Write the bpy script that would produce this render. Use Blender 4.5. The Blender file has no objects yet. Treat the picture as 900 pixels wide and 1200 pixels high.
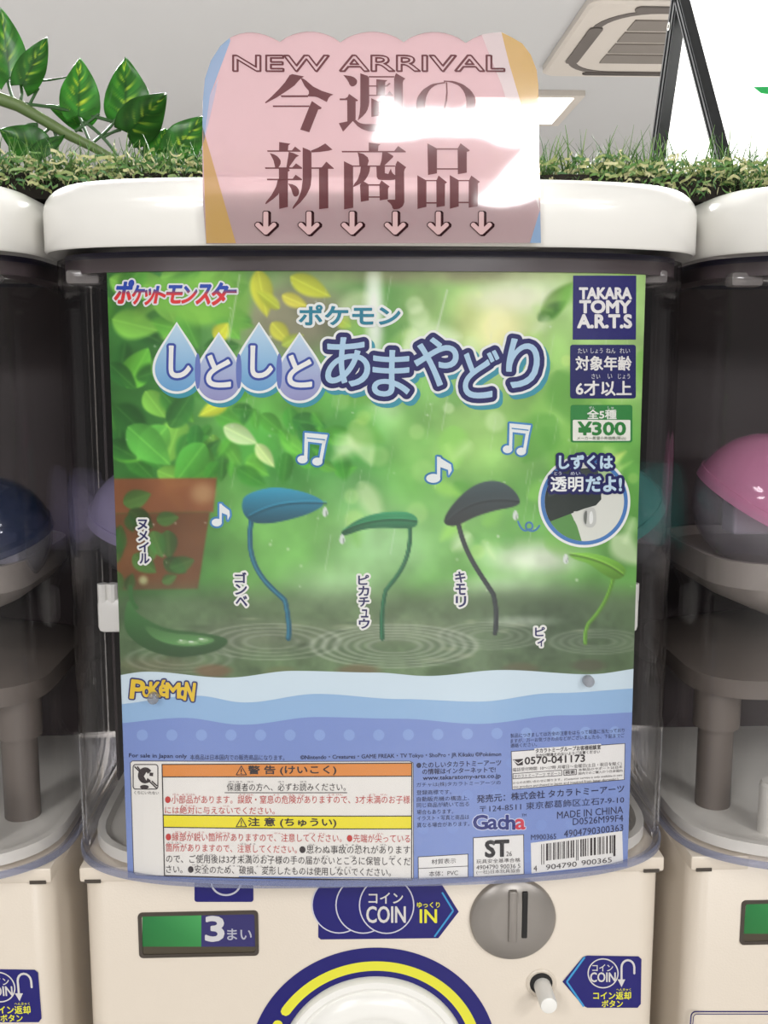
import bpy, bmesh, math, random
import numpy as np
from mathutils import Vector
from mathutils.geometry import tessellate_polygon

SC = bpy.context.scene
COL = SC.collection
PI = math.pi

# ------------------------------------------------------------------ camera
F_PX = 1200.0                      # focal length for the 900x1200 frame
PITCH, YAW = math.radians(8.3), math.radians(2.2)
EYE = np.array([0.0, 0.0, 1.30])
cam_d = bpy.data.cameras.new('camera')
cam_d.sensor_fit = 'VERTICAL'; cam_d.sensor_height = 36.0; cam_d.lens = 36.0
cam_d.clip_start = 0.01; cam_d.clip_end = 100
cam = bpy.data.objects.new('camera', cam_d); COL.objects.link(cam)
cam.location = EYE
cam.rotation_euler = (PI/2 - PITCH, 0, -YAW)
SC.camera = cam

# ------------------------------------------------------------------ colour management, world, lamps
SC.view_settings.view_transform = 'Standard'
SC.view_settings.look = 'None'
SC.view_settings.gamma = 1.0
SC.view_settings.use_curve_mapping = False
SC.view_settings.exposure = 0.40
SC.cycles.transparent_max_bounces = 24
SC.cycles.max_bounces = 8
SC.cycles.sample_clamp_indirect = 6.0

world = bpy.data.worlds.new('room_ambience'); SC.world = world  # even fill light added in place of the unmodelled rest of the room
world.use_nodes = True
bg = world.node_tree.nodes['Background']
bg.inputs[0].default_value = (1.0, 0.965, 0.93, 1); bg.inputs[1].default_value = 0.14

CEIL = 1.50                        # ceiling height above the lens


def area(name, x, y, sx, sy, watts, z=CEIL - 0.02, col=(1.0, 1.0, 0.995)):
    l = bpy.data.lights.new(name, 'AREA'); l.shape = 'RECTANGLE'
    l.size, l.size_y = sx, sy; l.energy = watts; l.color = col
    o = bpy.data.objects.new(name, l); COL.objects.link(o)
    o.location = EYE + np.array([x, y, z])
    return o


# ceiling lamps of the shop behind the photographer
area('unseen_lamp', 0.80, -5.75, 1.2, 1.0, 190)
area('unseen_lamp', 1.55, -7.5, 0.7, 2.2, 230)
area('unseen_lamp', -1.3, -2.2, 0.6, 1.2, 42)
area('unseen_lamp', 1.5, -2.2, 0.6, 1.2, 42)
area('unseen_lamp', -2.4, -5.4, 1.2, 1.2, 150)
area('unseen_lamp', 3.4, -4.6, 0.6, 1.2, 90)
# added lamps out of view, bouncing off the floor to brighten the ceiling
for _x, _y in ((-4.2, 4.6), (4.6, 4.6), (-4.6, 8.4), (5.0, 8.4), (-1.2, 2.6), (1.6, 2.6)):
    area('unseen_lamp', _x, _y, 1.2, 0.6, 300)

# ------------------------------------------------------------------ projection helpers (all lengths relative to the lens)
_fw = np.array([math.sin(YAW)*math.cos(PITCH), math.cos(YAW)*math.cos(PITCH), -math.sin(PITCH)])
_rt = np.array([math.cos(YAW), -math.sin(YAW), 0.0])
_up = np.cross(_rt, _fw)


def rays(uv):
    uv = np.asarray(uv, float).reshape(-1, 2)
    return ((uv[:, :1]-450)/F_PX)*_rt - ((uv[:, 1:2]-600)/F_PX)*_up + _fw


def on_y(uv, Y):
    d = rays(uv)
    return d*(Y/d[:, 1:2])


def on_z(uv, Z):
    d = rays(uv)
    return d*(Z/d[:, 2:3])


def P1(u, v, Y):
    return on_y([(u, v)], Y)[0]


def lin(c):
    c = np.asarray(c, float)/255.0
    return np.where(c <= 0.04045, c/12.92, ((c+0.055)/1.055)**2.4)


GAIN = 0.88


def alb(c):
    return lin(c)*GAIN


# ------------------------------------------------------------------ materials
def mat(name, col=(200, 200, 200), rough=0.5, metal=0.0, spec=0.5, coat=0.0, emit=None, estr=0.0):
    m = bpy.data.materials.new(name); m.use_nodes = True
    b = m.node_tree.nodes['Principled BSDF']
    c = alb(col)
    b.inputs['Base Color'].default_value = (*c, 1)
    b.inputs['Roughness'].default_value = rough
    b.inputs['Metallic'].default_value = metal
    b.inputs['Specular IOR Level'].default_value = spec
    b.inputs['Coat Weight'].default_value = coat
    if emit is not None:
        b.inputs['Emission Color'].default_value = (*lin(emit), 1)
        b.inputs['Emission Strength'].default_value = estr
    return m


def add_noise_tint(m, scale, amount, rough_amt=0.0, bump=0.0, bump_scale=None):
    """procedural mottling of the base colour (dust and moulding unevenness)"""
    nt = m.node_tree; b = nt.nodes['Principled BSDF']
    tc = nt.nodes.new('ShaderNodeTexCoord')
    n = nt.nodes.new('ShaderNodeTexNoise'); n.inputs['Scale'].default_value = scale
    n.inputs['Detail'].default_value = 5
    nt.links.new(tc.outputs['Object'], n.inputs['Vector'])
    base = b.inputs['Base Color'].default_value[:]
    mx = nt.nodes.new('ShaderNodeMix'); mx.data_type = 'RGBA'
    mx.inputs['A'].default_value = (*[x*(1-amount) for x in base[:3]], 1)
    mx.inputs['B'].default_value = (*[min(1, x*(1+amount)) for x in base[:3]], 1)
    nt.links.new(n.outputs['Fac'], mx.inputs['Factor'])
    nt.links.new(mx.outputs['Result'], b.inputs['Base Color'])
    if bump:
        bp = nt.nodes.new('ShaderNodeBump'); bp.inputs['Strength'].default_value = bump
        bp.inputs['Distance'].default_value = 0.001
        n2 = nt.nodes.new('ShaderNodeTexNoise'); n2.inputs['Scale'].default_value = bump_scale or scale*8
        nt.links.new(tc.outputs['Object'], n2.inputs['Vector'])
        nt.links.new(n2.outputs['Fac'], bp.inputs['Height'])
        nt.links.new(bp.outputs['Normal'], b.inputs['Normal'])
    return m


def ink_mat(name, rough=0.5, spec=0.3, see=0.0):
    """printed colour held in the mesh's own colour attribute"""
    m = bpy.data.materials.new(name); m.use_nodes = True
    nt = m.node_tree; b = nt.nodes['Principled BSDF']
    a = nt.nodes.new('ShaderNodeAttribute'); a.attribute_name = 'Col'
    nt.links.new(a.outputs['Color'], b.inputs['Base Color'])
    b.inputs['Roughness'].default_value = rough
    b.inputs['Specular IOR Level'].default_value = spec
    if see:
        t = nt.nodes.new('ShaderNodeBsdfTransparent')
        mx = nt.nodes.new('ShaderNodeMixShader'); mx.inputs[0].default_value = 1-see
        nt.links.new(t.outputs[0], mx.inputs[1]); nt.links.new(b.outputs[0], mx.inputs[2])
        nt.links.new(mx.outputs[0], nt.nodes['Material Output'].inputs[0])
    return m


def clear_mat(name, tint=(0.95, 0.95, 0.97), body=(0.5, 0.5, 0.6), haze=0.03, rough=0.03, ior=1.45):
    """thin clear plastic: tinted straight-through light, a little milky haze, Fresnel gloss"""
    m = bpy.data.materials.new(name); m.use_nodes = True
    nt = m.node_tree; nt.nodes.remove(nt.nodes['Principled BSDF'])
    t = nt.nodes.new('ShaderNodeBsdfTransparent'); t.inputs[0].default_value = (*tint, 1)
    d = nt.nodes.new('ShaderNodeBsdfDiffuse'); d.inputs[0].default_value = (*body, 1)
    g = nt.nodes.new('ShaderNodeBsdfGlossy'); g.inputs['Roughness'].default_value = rough
    f = nt.nodes.new('ShaderNodeFresnel'); f.inputs['IOR'].default_value = ior
    # same Fresnel on both faces of the thin sheet (no total reflection inside it)
    ge = nt.nodes.new('ShaderNodeNewGeometry'); mr = nt.nodes.new('ShaderNodeMapRange')
    mr.inputs['To Min'].default_value = ior; mr.inputs['To Max'].default_value = 1/ior
    nt.links.new(ge.outputs['Backfacing'], mr.inputs['Value']); nt.links.new(mr.outputs['Result'], f.inputs['IOR'])
    m1 = nt.nodes.new('ShaderNodeMixShader'); m1.inputs[0].default_value = haze
    m2 = nt.nodes.new('ShaderNodeMixShader')
    nt.links.new(t.outputs[0], m1.inputs[1]); nt.links.new(d.outputs[0], m1.inputs[2])
    nt.links.new(f.outputs[0], m2.inputs[0]); nt.links.new(m1.outputs[0], m2.inputs[1]); nt.links.new(g.outputs[0], m2.inputs[2])
    nt.links.new(m2.outputs[0], nt.nodes['Material Output'].inputs[0])
    return m


M = {}
M['lid'] = add_noise_tint(mat('glossy_white_plastic', (248, 246, 240), 0.22, coat=0.3), 9, 0.015)
M['body'] = add_noise_tint(mat('cream_plastic', (220, 208, 192), 0.34), 7, 0.02, bump=0.08, bump_scale=900)
M['white'] = add_noise_tint(mat('white_plastic', (240, 238, 232), 0.28), 9, 0.015)
M['tray'] = add_noise_tint(mat('tray_plastic', (226, 222, 214), 0.45), 20, 0.04)
M['hopper'] = add_noise_tint(mat('hopper_plastic', (104, 95, 88), 0.45), 20, 0.04)
M['dish'] = add_noise_tint(mat('dish_plastic', (146, 138, 132), 0.4), 20, 0.04)
M['dark'] = add_noise_tint(mat('dark_brown_plastic', (42, 26, 27), 0.5), 14, 0.12)
M['navyband'] = mat('dark_navy_plastic', (30, 26, 52), 0.3)
M['smoke'] = mat('smoky_plastic', (82, 72, 74), 0.3)
M['hood'] = clear_mat('clear_hood_plastic', (0.988, 0.986, 0.99), (0.62, 0.6, 0.66), 0.003, 0.03, 1.38)
M['rim'] = clear_mat('blue_tinted_plastic', (0.74, 0.76, 0.84), (0.36, 0.38, 0.50), 0.28, 0.08)
M['tab'] = clear_mat('frosted_plastic', (0.7, 0.68, 0.68), (0.40, 0.37, 0.36), 0.4, 0.1)
M['paper'] = mat('poster_paper', (236, 234, 228), 0.6)
M['ink'] = ink_mat('printed_ink', 0.42, 0.35)
M['sticker'] = ink_mat('sticker_ink', 0.30, 0.4)
M['grey'] = add_noise_tint(mat('grey_metal', (150, 144, 138), 0.32, metal=0.35), 30, 0.06)
M['slot'] = mat('slot_black', (22, 20, 20), 0.6)
M['frame'] = mat('display_bezel', (66, 58, 50), 0.35)
M['black'] = add_noise_tint(mat('black_aluminium', (34, 36, 38), 0.3, metal=0.2), 40, 0.1)


# ------------------------------------------------------------------ object helpers
def link(o, parent=None):
    COL.objects.link(o)
    if parent is not None:
        o.parent = parent
    return o


def tag(o, label=None, cat=None, group=None, kind=None):
    for k, v in (('label', label), ('category', cat), ('group', group), ('kind', kind)):
        if v:
            o[k] = v
    return o


def root_of(o):
    while o.parent is not None:
        o = o.parent
    return o


def thing(name, loc, label, cat, group=None):
    o = bpy.data.objects.new(name, None); COL.objects.link(o)
    o.location = EYE + np.asarray(loc, float); o.empty_display_size = 0.02
    tag(o, label, cat, group)
    return o


def mesh(name, V, Fc, m, parent=None, smooth=False, loc=None, cols=None, sharp=None):
    """V relative to the lens; ONE mesh object, its origin at its parent's (or loc)"""
    V = np.asarray(V, float)
    org = np.array(root_of(parent).location) - EYE if parent is not None else (np.asarray(loc, float) if loc is not None else np.zeros(3))
    me = bpy.data.meshes.new(name)
    me.from_pydata((V-org).tolist(), [], [tuple(int(i) for i in f) for f in Fc])
    if cols is not None:
        at = me.color_attributes.new('Col', 'FLOAT_COLOR', 'POINT')
        c4 = np.ones((len(V), 4), np.float32); c4[:, :3] = cols
        at.data.foreach_set('color', c4.ravel())
    me.materials.append(m)
    if smooth:
        me.polygons.foreach_set('use_smooth', [True]*len(me.polygons))
        if sharp is not None:
            me.set_sharp_from_angle(angle=math.radians(sharp))
    me.update()
    o = bpy.data.objects.new(name, me)
    if parent is None:
        o.location = EYE + org
    return link(o, parent)


class MB:
    """collects shapes into one mesh"""
    def __init__(self):
        self.V, self.F = [], []

    def add(self, V, F):
        k = len(self.V)
        self.V += [tuple(map(float, v)) for v in V]
        self.F += [tuple(i+k for i in f) for f in F]
        return self

    def box(self, a, b, bev=0.0):
        a, b = np.minimum(a, b), np.maximum(a, b)
        bm = bmesh.new()
        bmesh.ops.create_cube(bm, size=1)
        for v in bm.verts:
            v.co = Vector([(a[i]+b[i])/2 + v.co[i]*(b[i]-a[i]) for i in range(3)])
        if bev:
            bmesh.ops.bevel(bm, geom=bm.edges[:], offset=bev, segments=2, affect='EDGES', profile=0.5)
        return self._bm(bm)

    def _bm(self, bm):
        bm.verts.index_update()
        self.add([v.co for v in bm.verts], [[v.index for v in f.verts] for f in bm.faces])
        bm.free()
        return self

    def tube(self, pts, r, n=8, cap=True):
        pts = [np.asarray(p, float) for p in pts]
        rs = [r]*len(pts) if np.isscalar(r) else r
        rings, up = [], np.array([0.123, 0.31, 0.94])
        for i, p in enumerate(pts):
            d = pts[min(i+1, len(pts)-1)]-pts[max(i-1, 0)]
            d = d/np.linalg.norm(d)
            a = np.cross(d, up); a /= np.linalg.norm(a); b = np.cross(d, a)
            rings.append([p+rs[i]*(a*math.cos(2*PI*k/n)+b*math.sin(2*PI*k/n)) for k in range(n)])
        V = [v for rg in rings for v in rg]; Fc = []
        for i in range(len(pts)-1):
            for k in range(n):
                Fc.append((i*n+k, i*n+(k+1) % n, (i+1)*n+(k+1) % n, (i+1)*n+k))
        if cap:
            Fc.append(tuple(range(n-1, -1, -1))); Fc.append(tuple((len(pts)-1)*n+k for k in range(n)))
        return self.add(V, Fc)

    def lathe(self, c, axis, prof, n=48, closed_ends=True):
        """prof: (radius, offset along axis)"""
        c = np.asarray(c, float); ax = np.asarray(axis, float); ax /= np.linalg.norm(ax)
        t = np.array([1.0, 0, 0]) if abs(ax[0]) < .8 else np.array([0, 1.0, 0])
        a = np.cross(ax, t); a /= np.linalg.norm(a); b = np.cross(ax, a)
        V, Fc = [], []
        for r, h in prof:
            for k in range(n):
                V.append(c+ax*h+max(r, 1e-6)*(a*math.cos(2*PI*k/n)+b*math.sin(2*PI*k/n)))
        for i in range(len(prof)-1):
            for k in range(n):
                Fc.append((i*n+k, i*n+(k+1) % n, (i+1)*n+(k+1) % n, (i+1)*n+k))
        if closed_ends:
            Fc.append(tuple(range(n-1, -1, -1))); Fc.append(tuple((len(prof)-1)*n+k for k in range(n)))
        return self.add(V, Fc)

    def rings(self, rings, cap0=True, cap1=True, closed=True):
        n = len(rings[0]); V = [v for rg in rings for v in rg]; Fc = []
        for i in range(len(rings)-1):
            for k in range(n if closed else n-1):
                Fc.append((i*n+k, i*n+(k+1) % n, (i+1)*n+(k+1) % n, (i+1)*n+k))
        if cap0:
            Fc.append(tuple(range(n-1, -1, -1)))
        if cap1:
            Fc.append(tuple((len(rings)-1)*n+k for k in range(n)))
        return self.add(V, Fc)

    def build(self, name, m, parent=None, smooth=False, loc=None, sharp=35):
        return mesh(name, self.V, self.F, m, parent, smooth, loc, None, sharp if smooth else None)


# ------------------------------------------------------------------ printing: flat shapes in photo pixels laid on a real surface
_tcache = {}


def glyphs(s, bold=0.0, res=3):
    key = (s, bold, res)
    if key not in _tcache:
        cu = bpy.data.curves.new('txt', 'FONT'); cu.body = s; cu.resolution_u = res; cu.offset = bold
        o = bpy.data.objects.new('txt', cu)
        me = bpy.data.meshes.new_from_object(o)
        V = np.empty(len(me.vertices)*3); me.vertices.foreach_get('co', V)
        V = V.reshape(-1, 3)[:, :2].copy(); V[:, 1] *= -1
        Fc = [tuple(p.vertices) for p in me.polygons]
        bpy.data.objects.remove(o); bpy.data.curves.remove(cu); bpy.data.meshes.remove(me)
        _tcache[key] = (V, Fc)
    V, Fc = _tcache[key]
    return V.copy(), Fc


def rrect(x0, y0, x1, y1, r, n=5):
    pts = []
    for cx, cy, a0 in ((x1-r, y0+r, -90), (x1-r, y1-r, 0), (x0+r, y1-r, 90), (x0+r, y0+r, 180)):
        for k in range(n+1):
            a = math.radians(a0+90*k/n)
            pts.append((cx+r*math.cos(a), cy+r*math.sin(a)))
    return pts


def ellipse(cx, cy, rx, ry, n=40, a0=0, a1=360):
    full = abs(a1-a0) >= 360
    return [(cx+rx*math.cos(math.radians(a0+(a1-a0)*k/(n if full else n-1))), cy+ry*math.sin(math.radians(a0+(a1-a0)*k/(n if full else n-1)))) for k in range(n)]


def smooth_poly(pts, it=2):
    pts = [np.asarray(p, float) for p in pts]
    for _ in range(it):
        q = []
        for i in range(len(pts)):
            a, b = pts[i], pts[(i+1) % len(pts)]
            q += [a*.75+b*.25, a*.25+b*.75]
        pts = q
    return pts


class Print:
    def __init__(self, mapf, bisect=0):
        self.V, self.F, self.L, self.C = [], [], [], []
        self.mapf, self.bis = mapf, bisect
        self.n = 0

    def raw(self, V, Fc, col, layer):
        V = np.asarray(V, float)
        c = alb(col) if not isinstance(col, np.ndarray) else col
        C = np.broadcast_to(c, (len(V), 3))
        self.V.append(V); self.C.append(C); self.L.append(np.full(len(V), float(layer)))
        self.F += [tuple(i+self.n for i in f) for f in Fc]
        self.n += len(V)

    def poly(self, pts, col, layer):
        pts = [(float(p[0]), float(p[1])) for p in pts]
        tris = tessellate_polygon([[Vector((x, y, 0)) for x, y in pts]])
        self.raw(pts, tris, col, layer)

    def line(self, pts, w, col, layer, closed=False, join=True):
        pts = [np.asarray(p, float) for p in pts]
        seg = list(zip(pts, pts[1:])) + ([(pts[-1], pts[0])] if closed else [])
        V, Fc = [], []
        for a, b in seg:
            d = b-a; L = np.hypot(*d)
            if L < 1e-6:
                continue
            nrm = np.array([-d[1], d[0]])/L*w/2
            k = len(V); V += [a+nrm, b+nrm, b-nrm, a-nrm]; Fc.append((k, k+1, k+2, k+3))
        if join:
            for p in pts:
                k = len(V); V += [p+w/2*np.array([math.cos(t*PI/4), math.sin(t*PI/4)]) for t in range(8)]
                Fc.append(tuple(range(k, k+8)))
        if V:
            self.raw(V, Fc, col, layer)

    def ring(self, cx, cy, rx, ry, w, col, layer, n=48, a0=0, a1=360):
        full = abs(a1-a0) >= 360
        o = ellipse(cx, cy, rx, ry, n, a0, a1); i = ellipse(cx, cy, rx-w, ry-w, n, a0, a1)
        V = o+i; m = n if full else n-1
        self.raw(V, [(k, (k+1) % n, n+(k+1) % n, n+k) for k in range(m)], col, layer)

    def text(self, s, x0, y0, x1, y1, col, layer, bold=0.0, dy=0.0, shear=0.0, out=(), res=3, rot=0.0, colf=None, hollow=False):
        """glyph bounding box fitted to the pixel box; dy tilts the right end; out = outlines (width, colour, layer, dx, dy)"""
        V, Fc = glyphs(s, 0.0, res)
        if len(V) == 0:
            return
        lo, hi = V.min(0), V.max(0)
        V = (V-lo)/np.maximum(hi-lo, 1e-6)
        t = V[:, 0].copy()
        V = V*[x1-x0, y1-y0]+[x0, y0]
        V[:, 1] += t*dy
        V[:, 0] += (y1-V[:, 1])*shear
        if rot:
            c, sn = math.cos(rot), math.sin(rot); ctr = np.array([(x0+x1)/2, (y0+y1)/2])
            V = (V-ctr) @ np.array([[c, sn], [-sn, c]])+ctr
        bw = bold*(y1-y0)*.9 if bold >= .018 else 0
        self.seq = getattr(self, 'seq', 0)+1
        nud = (self.seq % 12)*.03                       # keeps neighbouring letters from lying in exactly one plane
        if out or bw:
            cnt = {}
            for f in Fc:
                for a, b in zip(f, f[1:]+f[:1]):
                    k = (min(a, b), max(a, b)); cnt[k] = cnt.get(k, 0)+1
            E = np.array([k for k, n in cnt.items() if n == 1])
            if out or (y1-y0) >= 12:
                jobs = [(w+bw*.8, oc, ol, dx, ddy) for (w, oc, ol, dx, ddy) in out]
                if col is not None and bw:
                    jobs.append((bw, col, layer, 0, 0))
                self.swell(V[E[:, 0]], V[E[:, 1]], jobs, .42 if (y1-y0) > 26 else .3, nud, colf, col, hollow)
                if bw:
                    return
            else:
                VV, FF = [], []
                for a, b in E:
                    p, q = V[a], V[b]; d = q-p; L = np.hypot(*d)
                    if L < 1e-6:
                        continue
                    nr = np.array([-d[1], d[0]])/L*bw
                    k = len(VV); VV += [p+nr, q+nr, q-nr, p-nr]; FF.append((k, k+1, k+2, k+3))
                self.raw(VV, FF, col, layer-.3)
        layer = layer+nud
        if col is not None:
            if colf is not None:
                C = np.array([alb(colf(p[0], p[1])) for p in V])
                self.raw(V, Fc, C, layer)
            else:
                self.raw(V, Fc, col, layer)

    def swell(self, A, Bp, jobs, step, nud, colf, maincol, hollow=False):
        """letters grown outwards by a width: one clean non-overlapping mesh per job (marching squares on a distance field)"""
        wmax = max(j[0] for j in jobs)+2*step
        lo, hi = np.minimum(A, Bp).min(0)-wmax, np.maximum(A, Bp).max(0)+wmax
        gx = np.arange(lo[0], hi[0]+step, step); gy = np.arange(lo[1], hi[1]+step, step)
        X, Y = np.meshgrid(gx, gy); D = np.full(X.shape, 1e9); ins = np.zeros(X.shape, bool)
        for (ax, ay), (bx, by) in zip(A, Bp):
            i0, i1 = np.searchsorted(gx, (min(ax, bx)-wmax, max(ax, bx)+wmax)); j0, j1 = np.searchsorted(gy, (min(ay, by)-wmax, max(ay, by)+wmax))
            x, y = X[j0:j1, i0:i1], Y[j0:j1, i0:i1]; dx, dy = bx-ax, by-ay; L2 = dx*dx+dy*dy
            if L2 < 1e-12:
                continue
            t = np.clip(((x-ax)*dx+(y-ay)*dy)/L2, 0, 1)
            D[j0:j1, i0:i1] = np.minimum(D[j0:j1, i0:i1], np.hypot(x-ax-t*dx, y-ay-t*dy))
            if ay != by:
                r0, r1 = np.searchsorted(gy, (min(ay, by), max(ay, by)))
                if r1 > r0:
                    xc = ax+(gy[r0:r1]-ay)/dy*dx
                    ins[r0:r1] ^= gx[None, :] < xc[:, None]
        S = np.where(ins, -D, D)
        for w, c, layer, dx, dy in jobs:
            f = w-(np.abs(S-.35) if hollow else S)     # positive inside
            I = f > 0; n = I[:-1, :-1].astype(int)+I[:-1, 1:]+I[1:, 1:]+I[1:, :-1]
            V, Fc = [], []
            for j in range(n.shape[0]):
                row = n[j]
                if not row.any():
                    continue
                i = 0; nz = np.nonzero(row)[0]; i = nz[0]; end = nz[-1]
                while i <= end:
                    if row[i] == 4:
                        k = i
                        while k < end and row[k+1] == 4 and k-i < 30:
                            k += 1
                        m = len(V); V += [(gx[i], gy[j]), (gx[k+1], gy[j]), (gx[k+1], gy[j+1]), (gx[i], gy[j+1])]; Fc.append((m, m+1, m+2, m+3)); i = k+1
                    else:
                        if row[i]:
                            cs = ((i, j), (i+1, j), (i+1, j+1), (i, j+1)); poly = []
                            for q in range(4):
                                (ia, ja), (ib, jb) = cs[q], cs[(q+1) % 4]; fa, fb = f[ja, ia], f[jb, ib]
                                if fa > 0:
                                    poly.append((gx[ia], gy[ja]))
                                if (fa > 0) != (fb > 0):
                                    t = fa/(fa-fb); poly.append((gx[ia]+(gx[ib]-gx[ia])*t, gy[ja]+(gy[jb]-gy[ja])*t))
                            if len(poly) > 2:
                                m = len(V); V += poly; Fc.append(tuple(range(m, m+len(poly))))
                        i += 1
            if V:
                V = np.array(V)+[dx, dy]
                cc = np.array([alb(colf(p[0], p[1])) for p in V]) if (colf is not None and c is maincol) else c
                self.raw(V, Fc, cc, layer+nud)

    def build(self, name, parent, m=None, label=None, shift=None):
        V = np.concatenate(self.V); L = np.concatenate(self.L); C = np.concatenate(self.C); Fc = self.F
        if self.bis:
            D = np.c_[V, L, C]; nv = [tuple(r) for r in D]; nf = []; B_ = self.bis
            for f in Fc:
                xs = D[list(f), 0]
                k0, k1 = math.floor(xs.min()/B_+1e-6), math.floor(xs.max()/B_-1e-6)
                if k1 <= k0:
                    nf.append(f); continue
                poly = [D[i] for i in f]
                for k in range(k0, k1+1):          # cut off the strip left of the next column line
                    X = (k+1)*B_
                    left, right = [], []
                    if k == k1:
                        left = poly
                    else:
                        for p, q in zip(poly, poly[1:]+poly[:1]):
                            (left if p[0] <= X else right).append(p)
                            if (p[0]-X)*(q[0]-X) < 0:
                                m_ = p+(q-p)*((X-p[0])/(q[0]-p[0])); left.append(m_); right.append(m_)
                    if len(left) > 2:
                        n_ = len(nv); nv += [tuple(r) for r in left]; nf.append(tuple(range(n_, n_+len(left))))
                    poly = right
                    if len(poly) < 3:
                        break
            D = np.array(nv); V, L, C, Fc = D[:, :2], D[:, 2], D[:, 3:], nf
        W = self.mapf(V, L)
        if shift is not None:
            W = W+np.asarray(shift)
        o = mesh(name, W, Fc, m or M['ink'], parent, cols=C)
        if label:
            o['label'] = label
        return o

# ================================================================== THE ROOM
M['ceiling'] = add_noise_tint(mat('ceiling_paint', (206, 208, 210), 0.9, spec=0.1), 0.6, 0.02)
M['wall'] = add_noise_tint(mat('wall_paint', (196, 188, 180), 0.9, spec=0.1), 0.8, 0.03)
M['floor'] = add_noise_tint(mat('floor_vinyl', (134, 130, 126), 0.4), 3, 0.08)


def slab(name, a, b, m):
    o = MB().box(a, b).build(name, m, None, loc=[(a[0]+b[0])/2, (a[1]+b[1])/2, min(a[2], b[2])])
    o['kind'] = 'structure'
    return o


slab('ceiling', (-9, -12, CEIL), (9, 11, CEIL+0.1), M['ceiling'])
slab('floor', (-9, -12, -1.42), (9, 11, -1.30), M['floor'])
slab('wall_back', (-9, 11, -1.30), (9, 11.15, CEIL), M['wall'])

# ceiling lamp panels and the air conditioner that show above the machines
M['lamp_frame'] = mat('lamp_frame_white', (214, 208, 200), 0.5)
M['lamp_glow'] = mat('lamp_diffuser', (255, 250, 244), 0.5, emit=(255, 250, 242), estr=6.0)


def ceiling_panel(x0, x1, y0, y1, label):
    t = thing('ceiling_light', ((x0+x1)/2, (y0+y1)/2, CEIL-0.03), label, 'ceiling light', 'square ceiling light panels')
    f = MB(); w = 0.05; zb = CEIL-0.03
    f.box((x0-w, y0-w, zb), (x1+w, y0, CEIL)); f.box((x0-w, y1, zb), (x1+w, y1+w, CEIL))
    f.box((x0-w, y0, zb), (x0, y1, CEIL)); f.box((x1, y0, zb), (x1+w, y1, CEIL))
    f.build('frame', M['lamp_frame'], t)
    MB().box((x0, y0, CEIL-0.012), (x1, y1, CEIL-0.002)).build('diffuser', M['lamp_glow'], t)


ceiling_panel(0.70, 1.30, 5.98, 6.62, 'square ceiling light panel glowing just right of the pink card')
ceiling_panel(-2.95, -2.36, 6.2, 6.75, 'square ceiling light panel at the far left behind the vine')

M['ac'] = mat('air_conditioner_white', (214, 208, 200), 0.45)
M['ac_dark'] = mat('air_conditioner_grille', (132, 126, 120), 0.6)
M['ac_vane'] = mat('air_conditioner_vane', (98, 92, 88), 0.5)
ac = thing('ceiling_air_conditioner', (1.5, 5.0, CEIL-0.03), 'white ceiling cassette air conditioner with grey grille behind the black-framed sign', 'air conditioner')
_p = rrect(1.02, 4.42, 1.98, 5.52, 0.06)
MB().rings([[(x, y, CEIL-0.001) for x, y in _p], [(x, y, CEIL-0.03) for x, y in _p], [(1.5+(x-1.5)*.97, 4.97+(y-4.97)*.97, CEIL-0.04) for x, y in _p]]).build('body', M['ac'], ac)
g = MB()
for k in range(4):
    g.box((1.26, 4.62+k*0.165, CEIL-0.046), (1.78, 4.62+k*0.165+0.135, CEIL-0.040))
g.build('grille', M['ac_dark'], ac)
for nm, (x0, y0, x1, y1) in (('vane', (1.09, 4.72, 1.15, 5.26)), ('vane', (1.86, 4.72, 1.92, 5.26)), ('vane', (1.22, 4.45, 1.78, 4.51)), ('vane', (1.22, 5.42, 1.78, 5.46))):
    q = rrect(x0, y0, x1, y1, 0.025)
    MB().rings([[(x, y, CEIL-0.038) for x, y in q], [(x, y, CEIL-0.047) for x, y in q]]).build(nm, M['ac_vane'], ac)

q0_ = rrect(1.10, 4.50, 1.90, 5.44, .24, 8); q1_ = rrect(1.135, 4.535, 1.865, 5.405, .21, 8)
MB().rings([[(x, y, CEIL-.0385) for x, y in q0_], [(x, y, CEIL-.043) for x, y in q0_], [(x, y, CEIL-.043) for x, y in q1_], [(x, y, CEIL-.0385) for x, y in q1_]], False, False).build('air_outlet_ring', M['ac_vane'], ac)

# ================================================================== THE CAPSULE MACHINES
PITCH_M = 0.308
XM = 0.0140
YB = 0.485                         # plane of the machine's lower front
YF = 0.4585                        # foremost line of the clear hood
Z_LIDB, Z_LIDT, Z_HB = 0.0492, 0.0793, -0.2465


def bulge(x, a, b, n=3.4):
    t = np.minimum(np.abs(np.asarray(x, float)-XM)/a, 0.99999)
    return b*(1-(1-t**n)**(1/n))


def plan(a, b, yf, yb, rb=0.02, n=3.4, N=28):
    """closed outline seen from above: bulging front, straight sides, square-ish back"""
    pts = []
    for k in range(N+1):
        th = PI*k/N
        c, s = math.cos(th), math.sin(th)
        x = -a*math.copysign(abs(c)**(2/n), c); yy = abs(s)**(2/n)
        pts.append((XM+x, yf+b*(1-yy)))
    pts += [(XM+a, yb-rb), (XM+a-rb*.3, yb-rb*.3), (XM+a-rb, yb), (XM-a+rb, yb), (XM-a+rb*.3, yb-rb*.3), (XM-a, yb-rb)]
    return pts


def inset(pts, d):
    n = len(pts); out = []
    P = [np.array(p) for p in pts]
    for i in range(n):
        t = P[(i+1) % n]-P[i-1]; t /= np.hypot(*t)
        out.append(tuple(P[i]+d*np.array([-t[1], t[0]])))
    return out


HOOD = dict(a=0.1515, b=0.072, yf=YF, yb=0.675)
LID = dict(a=0.1530, b=0.068, yf=0.4465, yb=0.69)


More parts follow.
